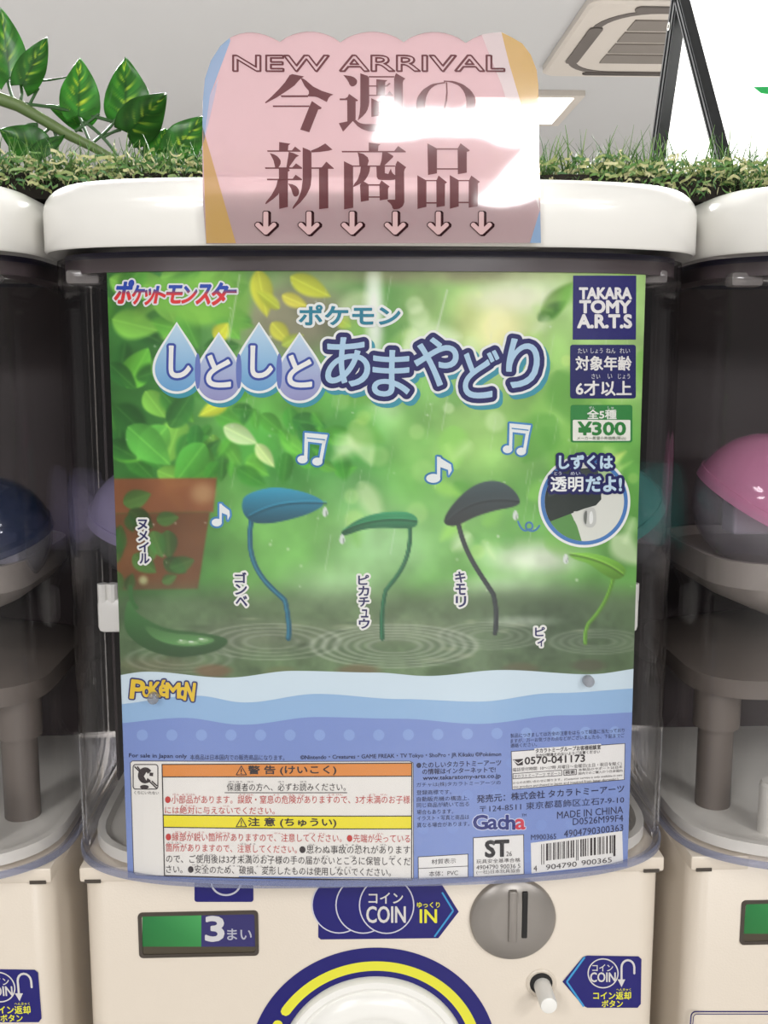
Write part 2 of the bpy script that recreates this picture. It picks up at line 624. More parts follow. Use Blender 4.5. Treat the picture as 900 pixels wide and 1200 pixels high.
def at_z(pts, z):
    return [(x, y, z) for x, y in pts]


def lid_map(uv, L):
    Y = np.full(len(uv), LID['yf'])
    for _ in range(8):
        W = rays(uv)*(Y/rays(uv)[:, 1])[:, None]
        Y = LID['yf']+bulge(W[:, 0], LID['a'], LID['b'])
    W = rays(uv)*(Y/rays(uv)[:, 1])[:, None]
    W[:, 1] -= 0.0003+L*0.0001
    return W


def body_map(uv, L):
    W = on_y(uv, YB); W[:, 1] -= 0.0003+L*0.00008
    return W


NAVY, CYAN, YEL, LGREY = (22, 18, 106), (60, 150, 205), (226, 222, 60), (212, 208, 204)

m0 = thing('capsule_vending_machine', (XM, YB, -0.55), 'white capsule vending machine in the middle, holding the green and blue poster', 'vending machine', 'capsule vending machines in a row')

# --- lower body: rounded front corners, slightly recessed side
def body_outline(a, yf, yb, r, n=6):
    pts = []
    for cx, cy, a0 in ((XM-a+r, yf+r, 180), (XM+a-r, yf+r, 270)):
        for k in range(n+1):
            t = math.radians(a0+90*k/n); pts.append((cx+r*math.cos(t), cy+r*math.sin(t)))
    pts += [(XM+a, yb), (XM-a, yb)]
    return pts


bo = body_outline(0.1465, YB, 0.69, 0.011)
MB().rings([at_z(bo, -0.62), at_z(bo, -0.252), at_z(inset(bo, .002), -0.2495)]).build('body', M['body'], m0, True, sharp=50)
# --- tray under the hood with its corner blocks
to = plan(0.1460, 0.072, YF+0.0088, 0.672)
tr = MB().rings([at_z(inset(to, 0.012), -0.2502), at_z(to, -0.2462), at_z(to, -0.2402), at_z(inset(to, 0.004), -0.2402), at_z(inset(to, 0.006), -0.2435)])
tray = tr.build('tray', M['tray'], m0, True, sharp=40)
for sx in (-1, 1):
    mb = MB()
    x0, x1 = XM+sx*0.1472, XM+sx*0.117
    mb.box((min(x0, x1), 0.4830, -0.2562), (max(x0, x1), 0.56, -0.2482), 0.0014)
    mb.build('corner_block', M['body'], m0, True)
    MB().box((XM+sx*0.1405-0.004, 0.4826, -0.2563), (XM+sx*0.1405+0.004, 0.4836, -0.2545)).build('notch', M['frame'], m0)
for sx in (-0.098, 0.105):
    MB().lathe((XM+sx, 0.50, -0.2437), (0, 0, 1), [(0.0085, 0), (0.0082, 0.026), (0.007, 0.0275), (0.0035, 0.0275), (0.003, 0.02)], 20).build('peg', M['tray'], m0, True)

# --- clear hood, its tinted foot and the band under the lid
ho = plan(**HOOD, N=64); hi = inset(ho, 0.0018)
hb = MB().rings([at_z(ho, Z_HB+.0012), at_z(ho, 0.047), at_z(hi, 0.047), at_z(hi, Z_HB+.0012)], False, False)
hood = hb.build('hood', M['hood'], m0, True, sharp=40)
ro = inset(ho, -0.0012)
rm = MB().rings([at_z(inset(ho, -.0002), Z_HB+0.0022), at_z(ro, Z_HB+0.0014), at_z(ro, Z_HB-0.0010), at_z(inset(ho, .003), Z_HB-0.0016), at_z(inset(ho, .003), Z_HB+0.0010)], False, False)
rm.build('hood_rim', M['rim'], hood, True, sharp=30)
co = inset(ho, 0.0035)
MB().rings([at_z(co, 0.0462), at_z(co, 0.0488), at_z(inset(co, .012), 0.0488), at_z(inset(co, .012), 0.0462)], False, False).build('collar', M['navyband'], m0, True)
ci = inset(ho, 0.0036)
MB().rings([at_z(inset(ci, .014), 0.040), at_z(ci, 0.040), at_z(ci, 0.0462), at_z(inset(ci, .014), 0.0462)], False, False).build('top_rail', M['smoke'], m0, True)
for u0, u1, v0, v1 in ((78, 118, 316, 334), (752, 782, 316, 333)):
    a, b = P1(u0, v1, 0.485), P1(u1, v0, 0.485)
    MB().box((a[0], 0.482, a[2]), (b[0], 0.492, b[2]), 0.002).build('poster_hook', M['tab'], m0, True)
M['stud'] = clear_mat('stud_plastic', (.72, .72, .74), (.5, .5, .52), .25, .1)
for u, v in ((179, 819), (690, 799)):
    d_ = rays([(u, v)])[0]; Y_ = YF
    for _ in range(8):
        Y_ = YF+float(bulge(d_[0]*Y_/d_[1], HOOD['a'], HOOD['b']))
    c_ = d_*Y_/d_[1]
    MB().lathe(c_+[0, .0025, 0], (0.05, -1, 0), [(.0027, 0), (.0026, .0030), (.0018, .0036), (.0001, .0037)], 20).build('stud', M['stud'], m0, True)
# --- dark back panel, plus side walls added to keep the hood dark inside
bk = MB(); bk.box((XM-.1480, 0.655, -0.2435), (XM+.1480, 0.672, 0.046))
for sx in (-1, 1):
    bk.box((XM+sx*.1490, .580, -.2435), (XM+sx*.1475, .672, .046))
bk.build('back_panel', M['dark'], m0)
rh = MB(); rh.box((XM-.1535, .6755, -.2490), (XM+.1535, .6895, .0490), .002); rh.build('rear_light_block', M['dark'], m0)  # added behind the hood to block light leaking through the gaps
sp = MB(); sp.box((XM-.004, .60, -.2435), (XM+.004, .654, -.15), .001)
sp.build('divider', M['dark'], m0)
# --- hopper: flared plate, dish and column
def rr3(hw, y0, y1, r, z):
    return at_z([(XM+x, y) for x, y in rrect(-hw, y0, hw, y1, r)], z)


hp = MB().rings([rr3(.030, .555, .605, .012, -.165), rr3(.118, .518, .642, .030, -.126), rr3(.125, .512, .648, .034, -.118), rr3(.125, .512, .648, .034, -.104),
                 rr3(.122, .515, .645, .033, -.104), rr3(.119, .518, .642, .032, -.109), rr3(.028, .557, .603, .011, -.112)])
hop = hp.build('hopper', M['dish'], m0, True, sharp=40)
MB().rings([rr3(.134, .512, .648, .03, -.176), rr3(.134, .512, .648, .03, -.166), rr3(.060, .540, .62, .02, -.150), rr3(.055, .545, .615, .018, -.176)], True, False).build('flared_plate', M['hopper'], hop, True, sharp=30)
for sx in (-.118, .118):
    cl = MB()
    cl.lathe((XM+sx, .535, -.2437), (0, 0, 1), [(.0095, 0), (.0095, .045), (.0125, .046), (.0125, .07)], 20)
    cl.build('column', M['hopper'], hop, True)

# --- lid
lo = plan(**LID, N=64)
rr = [at_z(inset(lo, .012), Z_LIDB+.004), at_z(inset(lo, .004), Z_LIDB+.0015), at_z(inset(lo, .0012), Z_LIDB), at_z(lo, Z_LIDB+.001), at_z(lo, Z_LIDT-.0125)]
for k in range(1, 8):
    t = k/7*PI/2
    rr.append(at_z(inset(lo, .0145*(1-math.cos(t))), Z_LIDT-.0125+.0125*math.sin(t)))
rr.append(at_z(inset(lo, .03), Z_LIDT+.0004))
lid = MB().rings(rr).build('lid', M['lid'], m0, True, sharp=60)
p = Print(lid_map, 10)
p.line([(330, 243.5), (364, 243.5), (364, 271), (330, 271)], 4.5, (196, 40, 58), 1, True)
p.text('B', 338, 248, 356, 267, (196, 40, 58), 1, 0.03)
p.text('BANDAI', 374, 244, 526, 271, (196, 40, 58), 1, 0.045)
p.build('maker_logo', m0, M['sticker'], 'red lettering behind the pink card')

# --- turning dial with its printed ring
DC = np.array([0.0133, YB, -0.3599])


def dial_r(v):
    return P1(440, v, YB)[2]-DC[2]


r_out, r_y1, r_y0, r_in = dial_r(1110), dial_r(1126), dial_r(1137), dial_r(1143.5)


def disc_map(uv, L):
    uv = np.asarray(uv, float)
    return np.c_[DC[0]+uv[:, 0], YB-0.0003-L*0.00008, DC[2]-uv[:, 1]]


p = Print(disc_map)
p.ring(0, 0, r_out, r_out, r_out-r_in, NAVY, 1, 120)
ym = (r_y1+r_y0)/2; wy = r_y1-r_y0
arc = ellipse(0, 0, ym, ym, 70, -146, -10)
p.line(arc, wy, YEL, 2)
dd = ellipse(0, 0, ym, ym, 2, -155, -155)
p.poly([dd[0]+np.array([math.cos(t*PI/8), math.sin(t*PI/8)])*wy*.5 for t in range(16)], YEL, 2)
p.build('dial_ring', m0, M['sticker'])
R = r_in-.0002
dm = MB().lathe(DC, (0, -1, 0), [(R, -.002), (R, .0025), (R-.0012, .0040), (R-.0045, .0040), (R-.0055, .0025), (R-.007, .0022), (R-.0085, .0045), (R-.013, .0062), (R-.017, .0068), (R-.0195, .0064), (R-.021, .0055), (R*.3, .0075), (0.0001, .008)], 96)
dial = dm.build('turning_dial', M['white'], m0, True, sharp=50)
gb = MB(); gb.box((DC[0]-R*.72, YB-.026, DC[2]-.008), (DC[0]+R*.72, YB-.006, DC[2]+.006), .004)
gb.build('grip', M['white'], dial, True)

# --- coin slot
c0 = P1(600.5, 1075, YB); rs = (P1(650.5, 1075, YB)-P1(550.5, 1075, YB))[0]/2
cs = MB().lathe(c0, (0, -1, 0), [(rs, -.002), (rs, .002), (rs-.001, .0032), (rs*.5, .0042), (.0001, .0045)], 64).build('coin_slot', M['grey'], m0, True, sharp=50)
a, b = P1(595.5, 1104, YB-.005), P1(606.5, 1044, YB-.005)
MB().box((a[0], YB-.0062, a[2]), (b[0], YB-.001, b[2]), .0008).build('slot_plate', M['grey'], cs, True)
a, b = P1(611.5, 1100, YB-.005), P1(619, 1046, YB-.005)
MB().box((a[0], YB-.0050, a[2]), (b[0], YB-.001, b[2]), .0004).build('slot', M['slot'], cs)

# --- coin return button: dark socket and a white peg pushed out of it
c1 = P1(634, 1152, YB); r1 = (P1(650, 1152, YB)-P1(618, 1152, YB))[0]/2
MB().lathe(c1, (0, -1, 0), [(r1, -.004), (r1+.0008, .0004), (r1, .001), (r1-.0012, .0004), (r1-.0016, -.006)], 40, False).build('button_socket', M['body'], m0, True)
MB().lathe(c1+[0, -.0005, 0], (0, -1, 0), [(r1-.0012, -.001), (r1-.0012, .0), (.0001, .0001)], 40).build('socket_hole', M['slot'], m0)
pegd = np.array([0.0, -1, 0.02]); rp = r1*.62
MB().lathe(c1+[.0006, 0, -.0012], pegd, [(rp, 0), (rp, .0165), (rp*.92, .0178), (rp*.6, .0184), (.0001, .0185)], 32).build('coin_return_button', M['white'], m0, True, sharp=50)

# --- display window: 3 coins
fr = MB()
A, B = P1(163.5, 1122, YB), P1(302.5, 1066.5, YB)
q0 = rrect(A[0], A[2], B[0], B[2], .0022); q1 = rrect(A[0]+.0018, A[2]+.0018, B[0]-.0018, B[2]-.0018, .0012)
fr.rings([[(x, YB+.002, z) for x, z in q0], [(x, YB-.0008, z) for x, z in q0], [(x, YB-.0008, z) for x, z in q1], [(x, YB+.0005, z) for x, z in q1]], False, True)
disp = fr.build('display_window', M['frame'], m0, True, sharp=30)
p = Print(body_map)
GR = (46, 128, 62)
p.raw([(167, 1071), (236, 1071), (236, 1109), (167, 1109)], [(0, 1, 2, 3)], np.array([alb(c) for c in ((34, 120, 62), (70, 160, 88), (52, 136, 70), (30, 110, 52))]), 0)
p.poly([(236, 1071), (300, 1071), (300, 1109), (236, 1109)], (50, 46, 104), 0)
p.poly([(167, 1109), (300, 1109), (300, 1119), (167, 1119)], (74, 66, 52), 0)
p.text('3', 241.5, 1074, 262, 1102, (206, 204, 206), 1, 0.05)
p.text('まい', 266.5, 1088, 295, 1101, (176, 176, 190), 1, 0.02)
p.build('display_print', disp, M['sticker'])

# --- printed stickers
p = Print(body_map)
p.poly([(374, 1030), (514, 1030), (537.5, 1068), (513.5, 1099), (376, 1100.5), (373, 1098), (373, 1086)], NAVY, 1)
for i, cx in enumerate((397.5, 425.5, 453)):
    p.poly(ellipse(cx, 1060, 32.5, 33.5), (204, 202, 214), 2+i*2)
    p.poly(ellipse(cx, 1060, 31, 32), NAVY, 3+i*2)
p.line([(518, 1045), (531, 1066.5), (509, 1097)], 2.0, CYAN, 4, join=False)
p.text('コイン', 432, 1045, 472, 1057.5, LGREY, 9, 0.02)
p.text('COIN', 429.5, 1061, 475, 1080, LGREY, 9, 0.025)
p.text('ゆっくり', 488.6, 1056, 515, 1062.5, YEL, 9, 0.025)
p.text('IN', 492, 1064.6, 511.5, 1080, YEL, 9, 0.03)
p.build('coin_sticker', m0, M['sticker'])
p = Print(body_map)
p.poly(rrect(228, 1030, 297, 1056.5, 3), NAVY, 1)
p.ring(265, 1034, 18, 15.5, 2.2, (196, 196, 206), 2)
p.build('small_sticker', m0, M['sticker'])
p = Print(body_map)
p.poly([(659, 1150), (683, 1121), (688, 1119.3), (748, 1120.2), (751.5, 1123.5), (750.7, 1176), (747, 1180.5), (688, 1180.5), (683, 1178)], NAVY, 1)
p.line([(685, 1121), (664, 1150), (684, 1179)], 2.2, CYAN, 2, join=False)
p.ring(706.5, 1140, 18.2, 17.6, 1.4, LGREY, 2)
p.text('コイン', 694, 1129.5, 718, 1137.5, LGREY, 3, 0.02)
p.text('COIN', 691.5, 1139, 721, 1150, LGREY, 3, 0.03)
ar = [(728, 1151), (728, 1134)]+[(735.5-7.5*math.cos(t), 1133-8.5*math.sin(t)) for t in np.linspace(0, PI, 9)]+[(743, 1140)]
p.line(ar, 2.4, LGREY, 3)
p.poly([(723.5, 1147), (732.5, 1147), (728, 1156)], LGREY, 3)
p.text('へんきゃく', 722, 1157.5, 739, 1160.5, YEL, 3, 0.02, res=2)
p.text('コイン返却', 695, 1161.5, 739, 1170.5, YEL, 3, 0.03)
p.text('ボタン', 705, 1171.5, 729.5, 1179.5, YEL, 3, 0.03)
p.build('return_sticker', m0, M['sticker'])
p = Print(body_map)
p.line(rrect(112, 1202, 236, 1262, 5), 1.6, (50, 46, 104), 1, True)
p.line(rrect(115, 1205, 233, 1259, 4), 1.0, (50, 46, 104), 1, True)
p.build('notice_frame', m0, M['sticker'])

# --- plain stand the machines rest on (below the photo)
st = thing('machine_stand', (XM, .58, -1.30), 'white steel stand under the row of capsule machines', 'stand')
s = MB(); s.box((XM-.47, .50, -.66), (XM+.47, .68, -.62), .004); s.build('shelf_board', M['body'], st, True)
s = MB(); s.box((XM-.46, .51, -1.24), (XM+.46, .67, -.66), .004); s.build('cabinet', M['body'], st, True)
s = MB(); s.box((XM-.44, .53, -1.30), (XM+.44, .67, -1.24)); s.build('plinth', M['dark'], st)


def copy_tree(o, parent=None):
    c = o.copy(); COL.objects.link(c)
    if parent is not None:
        c.parent = parent
    for ch in list(o.children):
        copy_tree(ch, c)
    return c


for s, lab in ((-1, 'white capsule vending machine at the left edge, with a dark blue capsule inside'), (1, 'white capsule vending machine at the right edge, with a pink capsule inside')):
    c = copy_tree(m0); c.location.x += s*PITCH_M; c['label'] = lab
# brackets beside the poster, in the middle machine only
for u0, u1 in ((115.5, 205), (668, 748.5)):
    mb = MB(); a, b = P1(u0, 741, .515), P1(u1, 700, .515)
    mb.box((a[0], .512, a[2]), (b[0], .540, b[2]), .003)
    for k in ((0.08, 0.20) if u0 < 400 else (.80, .92)):
        x = a[0]+(b[0]-a[0])*k
        mb.tube([(x, .515, b[2]-.002), (x, .515, b[2]+.0075)], .0028, 10)
    mb.build('poster_bracket', M['white'], m0, True)

# ================================================================== THE POSTER (a printed sheet curved inside the clear hood)
def sheet_y(x):
    return YF+0.0046+bulge(x, HOOD['a'], HOOD['b'])


def poster_map(uv, L):
    d = rays(uv); Y = np.full(len(d), YF+.0046)
    for _ in range(10):
        Y = sheet_y(d[:, 0]*Y/d[:, 1])
    W = d*(Y/d[:, 1])[:, None]
    W[:, 1] -= L*0.00009
    return W


def uL(v): return 125+(v-316)*25/712


def uR(v): return 757-(v-312)*22/703


post = thing('poster', (0.015, .47, -0.246), 'green and blue toy poster curved inside the clear hood of the middle machine', 'poster')
# paper with real thickness
NU, NV = 60, 20
ss = np.linspace(0, 1, NU+1); V = []; Fc = []
for j in range(NV+1):
    t = j/NV
    for s in ss:
        v0 = 316-4*s; v1 = 1028+(1015-1028)*s+20*4*s*(1-s)*.82
        v = v0+(v1-v0)*t
        V.append((uL(v)+(uR(v)-uL(v))*s, v))
V = np.array(V)
n0 = len(V)
Wf = poster_map(V, np.zeros(n0)); Wb = Wf.copy(); Wb[:, 1] += .0003
for j in range(NV):
    for i in range(NU):
        a = j*(NU+1)+i
        Fc.append((a, a+NU+1, a+NU+2, a+1)); Fc.append((n0+a, n0+a+1, n0+a+NU+2, n0+a+NU+1))
bd = [i for i in range(NU+1)]+[j*(NU+1)+NU for j in range(1, NV+1)]+[NV*(NU+1)+i for i in range(NU-1, -1, -1)]+[j*(NU+1) for j in range(NV-1, 0, -1)]
for a, b in zip(bd, bd[1:]+bd[:1]):
    Fc.append((a, b, n0+b, n0+a))
mesh('paper', np.r_[Wf, Wb], Fc, M['paper'], post)

# ---- the printed picture: a rainy green garden, painted on a fine grid
rng = np.random.default_rng(7)
STEP = 1.6
vs = np.arange(312, 802, STEP); Wn = 400
ugrid = np.array([[uL(v)+(uR(v)-uL(v))*k/(Wn-1) for k in range(Wn)] for v in vs])
vgrid = np.repeat(vs[:, None], Wn, 1)
vgrid = vgrid-(ugrid-125)/632*4*(1-(vgrid-312)/488)+0.0
U, Vv = ugrid, vgrid
IMG = np.zeros(U.shape+(3,))


def sst(x, a, b):
    t = np.clip((x-a)/(b-a), 0, 1); return t*t*(3-2*t)


def noise(scale, seed, oct=3):
    r = np.random.default_rng(seed); out = np.zeros(U.shape); amp, tot = 1.0, 0
    for o in range(oct):
        s = scale/2**o
        gw, gh = int(640/s)+4, int(500/s)+4
        g = r.random((gh, gw))
        x = (U-120)/s; y = (Vv-306)/s
        x = np.clip(x, 0, gw-2.01); y = np.clip(y, 0, gh-2.01)
        xi, yi = x.astype(int), y.astype(int); fx, fy = x-xi, y-yi
        fx = fx*fx*(3-2*fx); fy = fy*fy*(3-2*fy)
        out += amp*((g[yi, xi]*(1-fx)+g[yi, xi+1]*fx)*(1-fy)+(g[yi+1, xi]*(1-fx)+g[yi+1, xi+1]*fx)*fy)
        tot += amp; amp *= .5
    return out/tot


def mixc(mask, col):
    global IMG
    IMG = IMG*(1-mask[..., None])+np.asarray(col, float)*mask[..., None]


def blob(cx, cy, rx, ry, col, soft=1.0, al=1.0, ang=0):
    c, s = math.cos(math.radians(ang)), math.sin(math.radians(ang))
    dx, dy = U-cx, Vv-cy
    d = np.hypot((dx*c+dy*s)/rx, (-dx*s+dy*c)/ry)
    mixc(al*(1-sst(d, 1-soft, 1+soft*.25)), col)


def pleaf(bx, by, tx, ty, w, col, edge=1.5, al=1.0, vein=0.0, lit=0.0):
    dx, dy = tx-bx, ty-by; L = math.hypot(dx, dy)
    a = ((U-bx)*dx+(Vv-by)*dy)/L/L; b = (-(U-bx)*dy+(Vv-by)*dx)/L
    ac = np.clip(a, 0, 1)
    hw = w*np.sin(PI*ac**.75)**.8
    m = al*sst(hw-np.abs(b), -edge*.5, edge)*(a > 0)*(a < 1)
    c = np.asarray(col, float)
    shade = 1+lit*(b/max(w, 1))
    global IMG
    cc = np.clip(c[None, None]*shade[..., None], 0, 255)
    if vein:
        cc = cc+vein*np.exp(-(b/1.3)**2)[..., None]*np.array([40, 45, 25])
    IMG = IMG*(1-m[..., None])+cc*m[..., None]


def ppoly(pts, col, edge=1.2, al=1.0, shade=None):
    """soft polygon mask by signed distance"""
    pts = np.array(pts, float); inside = np.zeros(U.shape, bool); dist = np.full(U.shape, 1e9)
    for (x0, y0), (x1, y1) in zip(pts, np.roll(pts, -1, 0)):
        if y1 != y0:
            c = ((y0 > Vv) != (y1 > Vv)) & (U < (x1-x0)*(Vv-y0)/(y1-y0)+x0); inside ^= c
        L2 = (x1-x0)**2+(y1-y0)**2+1e-9
        t = np.clip(((U-x0)*(x1-x0)+(Vv-y0)*(y1-y0))/L2, 0, 1)
        dist = np.minimum(dist, np.hypot(U-x0-t*(x1-x0), Vv-y0-t*(y1-y0)))
    sd = np.where(inside, dist, -dist); m = al*sst(sd, -edge, edge)
    global IMG
    c = np.asarray(col, float)[None, None]*np.ones(U.shape+(1,))
    if shade is not None:
        c = np.clip(c*shade[..., None], 0, 255)
    IMG = IMG*(1-m[..., None])+c*m[..., None]


def pline(pts, w, col, edge=1.0, al=1.0):
    pts = np.array(pts, float); dist = np.full(U.shape, 1e9)
    for (x0, y0), (x1, y1) in zip(pts[:-1], pts[1:]):
        L2 = (x1-x0)**2+(y1-y0)**2+1e-9
        t = np.clip(((U-x0)*(x1-x0)+(Vv-y0)*(y1-y0))/L2, 0, 1)
        dist = np.minimum(dist, np.hypot(U-x0-t*(x1-x0), Vv-y0-t*(y1-y0)))
    mixc(al*(1-sst(dist, w/2-edge*.5, w/2+edge*.5)), col)


def bez(*p, n=14):
    p = [np.array(q, float) for q in p]; out = []
    for t in np.linspace(0, 1, n):
        q = p
        while len(q) > 1:
            q = [a*(1-t)+b*t for a, b in zip(q, q[1:])]
        out.append(q[0])
    return out


# base tones
IMG[:] = (104, 152, 84)
n1, n2, n3 = noise(90, 1), noise(38, 2), noise(14, 3, 2)
mixc(sst(270-U, -30, 90), (58, 104, 52))                                    # dark foliage at the left
mixc(sst(U-440, 0, 160)*sst(520-Vv, -60, 60)*.9, (156, 184, 124))           # pale bokeh at the right
blob(345, 372, 95, 62, (126, 120, 104), .7, .9)                             # grey-brown wall
blob(505, 322, 200, 16, (136, 128, 104), .9, .75)
blob(585, 385, 60, 55, (206, 206, 160), .9, .85); blob(620, 345, 70, 28, (200, 204, 182), .9, .7)
blob(545, 370, 28, 40, (198, 206, 140), .9, .6); blob(500, 360, 40, 50, (150, 180, 116), .9, .8)
blob(438, 380, 15, 82, (204, 214, 200), .9, .85); blob(452, 480, 26, 60, (190, 206, 178), .9, .65)
blob(470, 515, 90, 50, (132, 178, 104), .9, .7); blob(560, 520, 70, 60, (158, 196, 120), .9, .8)
blob(620, 480, 50, 60, (134, 180, 98), .9, .8); blob(655, 430, 30, 60, (140, 180, 104), .9, .7)
blob(700, 500, 60, 90, (108, 158, 74), .9, .75); blob(745, 560, 40, 130, (84, 134, 66), .9, .7)
blob(400, 530, 70, 70, (72, 138, 66), .8, .8); blob(300, 520, 60, 50, (70, 134, 58), .8, .8)
blob(345, 470, 60, 40, (84, 142, 62), .8, .7); blob(330, 560, 60, 40, (60, 116, 58), .9, .7)
blob(415, 575, 60, 40, (120, 168, 110), .9, .7); blob(450, 640, 80, 60, (150, 186, 140), .9, .8)
blob(540, 600, 60, 60, (130, 176, 108), .9, .6)
blob(630, 655, 80, 26, (206, 214, 196), .9, .9); blob(600, 690, 90, 22, (180, 198, 170), .9, .7)
blob(715, 640, 60, 70, (82, 122, 66), .9, .7); blob(395, 690, 80, 40, (150, 178, 140), .9, .7)
IMG *= (1+.30*(n1-.5)+.34*(n2-.5))[..., None]
# leafy branches on the left, yellow-green leaves before the wall
for i in range(60):
    x, y = rng.uniform(122, 262), rng.uniform(318, 556); a = rng.uniform(-1.2, 1.9); L = rng.uniform(28, 60)
    c = np.array([(62, 116, 52), (82, 142, 58), (96, 156, 62), (48, 94, 46), (118, 166, 76)][rng.integers(5)])*rng.uniform(.85, 1.1)
    pleaf(x, y, x+L*math.cos(a), y+L*math.sin(a), L*rng.uniform(.24, .36), c, rng.uniform(2, 7), .85, .35, .22)
for i in range(34):
    x, y = rng.uniform(215, 400), rng.uniform(472, 565); a = rng.uniform(-.6, 2.4); L = rng.uniform(22, 44)
    c = np.array([(64, 128, 52), (82, 148, 58), (104, 166, 70), (50, 110, 50)][rng.integers(4)])*rng.uniform(.85, 1.1)
    pleaf(x, y, x+L*math.cos(a), y+L*math.sin(a), L*.3, c, rng.uniform(2, 6), .75, .3, .2)
blob(236, 352, 46, 34, (122, 174, 74), .35, .85); blob(200, 345, 30, 24, (112, 166, 72), .4, .8)
blob(276, 352, 22, 46, (112, 160, 70), .5, .75)
for q in ((302, 316, 313, 372, 14, (176, 178, 62)), (340, 324, 388, 348, 13, (170, 176, 58)), (328, 362, 300, 340, 8, (160, 170, 62)), (330, 346, 362, 360, 9, (188, 184, 78)),
          (318, 378, 340, 402, 11, (176, 178, 70)), (252, 398, 268, 378, 11, (192, 190, 66)), (395, 372, 412, 384, 9, (160, 170, 70)), (268, 470, 232, 488, 10, (190, 196, 70)), (330, 405, 356, 392, 8, (152, 168, 74))):
    pleaf(*q, edge=4, al=.9, vein=.4, lit=.15)
for q in ((262, 500, 302, 520, 12, (188, 204, 160)), (196, 500, 160, 540, 18, (98, 164, 76)), (240, 520, 205, 566, 18, (84, 152, 66)), (150, 500, 200, 545, 20, (92, 158, 74)), (300, 520, 322, 548, 9, (192, 206, 150))):
    pleaf(*q, edge=3, al=.85, vein=.5, lit=.2)
for q in ((636, 372, 672, 330, 13, (96, 140, 58)), (630, 376, 664, 352, 10, (62, 102, 44)), (700, 300, 742, 322, 10, (120, 160, 60)), (690, 568, 742, 540, 5, (150, 190, 110)), (705, 548, 735, 528, 6, (186, 206, 120))):
    pleaf(*q, edge=5, al=.85, lit=.2)
for i in range(46):        # soft pale leaves and light spots further back
    x, y = rng.uniform(400, 750), rng.uniform(330, 640); a = rng.uniform(-.9, 2.6); L = rng.uniform(26, 74)
    c = np.array([(176, 206, 134), (128, 178, 92), (200, 216, 172), (110, 160, 78), (216, 224, 196), (150, 196, 100), (88, 142, 66)][rng.integers(7)])*rng.uniform(.95, 1.08)
    pleaf(x, y, x+L*math.cos(a), y+L*math.sin(a), L*rng.uniform(.2, .4), np.clip(c, 0, 255), rng.uniform(7, 16), .6)
for i in range(40):
    r_ = rng.uniform(4, 17)
    blob(rng.uniform(380, 745), rng.uniform(330, 650), r_, r_, [(226, 234, 206), (190, 216, 150), (84, 140, 70), (208, 222, 140)][rng.integers(4)], .45, rng.uniform(.12, .34))
blob(438, 360, 13, 60, (222, 228, 216), .9, .8); blob(596, 350, 60, 20, (212, 212, 190), .9, .7); blob(585, 385, 30, 34, (222, 216, 164), .9, .6)
g_ = IMG.mean(-1, keepdims=True)
IMG = np.clip(g_+(IMG-g_)*1.10, 0, 255); IMG = np.clip((IMG-110)*1.22+122, 8, 250)
# terracotta pots
ppoly([(122, 561), (254, 560), (250, 600), (122, 602)], (148, 84, 56), 2, .9, 1+.2*(n2-.5))
ppoly([(122, 602), (246, 600), (232, 690), (122, 692)], (122, 72, 46), 2, .9, 1+.3*(n2-.5))
blob(238, 578, 18, 16, (186, 148, 104), .8, .8)
for i in range(16):
    x, y = rng.uniform(125, 200), rng.uniform(590, 700); a = rng.uniform(-1.5, 1.5); L = rng.uniform(18, 36)
    pleaf(x, y, x+L*math.cos(a), y+L*math.sin(a), L*.34, np.array((64, 116, 52))*rng.uniform(.7, 1.2), 3, .8, .3, .2)
blob(168, 680, 7, 7, (196, 206, 150), .8, .8)
# wet ground with rings
wm = sst(Vv, 672, 712)
IMG = IMG*(1-wm[..., None]*.86)+(np.array([96, 114, 84])*(1+.5*(noise(30, 9)-.5))[..., None])*wm[..., None]*.86
blob(660, 735, 120, 60, (70, 88, 66), .9, .7); blob(300, 745, 110, 26, (118, 124, 104), .9, .6); blob(460, 740, 120, 22, (150, 162, 132), .9, .5)
blob(610, 728, 50, 8, (196, 208, 190), .9, .55); blob(180, 780, 70, 14, (116, 112, 84), .9, .7)
IMG *= (1+.20*sst(Vv, 690, 730)*(noise(8, 21, 2)-.5))[..., None]
for cx, cy, r0, k, al in ((462, 757, 96, 6, .42), (318, 752, 80, 4, .30), (700, 752, 54, 4, .26), (575, 745, 60, 4, .26), (210, 772, 60, 3, .25)):
    for j in range(k):
        rx = r0*(1-j/k*.82); ry = rx*.26
        d = np.abs(np.hypot((U-cx)/rx, (Vv-cy)/ry)-1)*ry
        mixc(al*np.exp(-(d/1.1)**2), (206, 214, 196)); d2 = np.abs(np.hypot((U-cx)/(rx*.93), (Vv-cy)/(ry*.93))-1)*ry
        mixc(al*.5*np.exp(-(d2/1.3)**2), (58, 72, 54))
for i in range(26):
    x, y = rng.uniform(150, 740), rng.uniform(715, 782)
    blob(x, y, rng.uniform(8, 22), rng.uniform(1.5, 4), (176, 184, 152) if i % 2 else (58, 76, 52), .9, .35)
for x, y, rx, c in ((250, 786, 26, (122, 92, 66)), (330, 788, 24, (110, 120, 80)), (420, 786, 30, (116, 100, 70)), (520, 788, 28, (70, 96, 56)), (610, 784, 26, (98, 96, 70)), (690, 780, 24, (84, 84, 66))):
    blob(x, y, rx, 9, c, .5, .75)
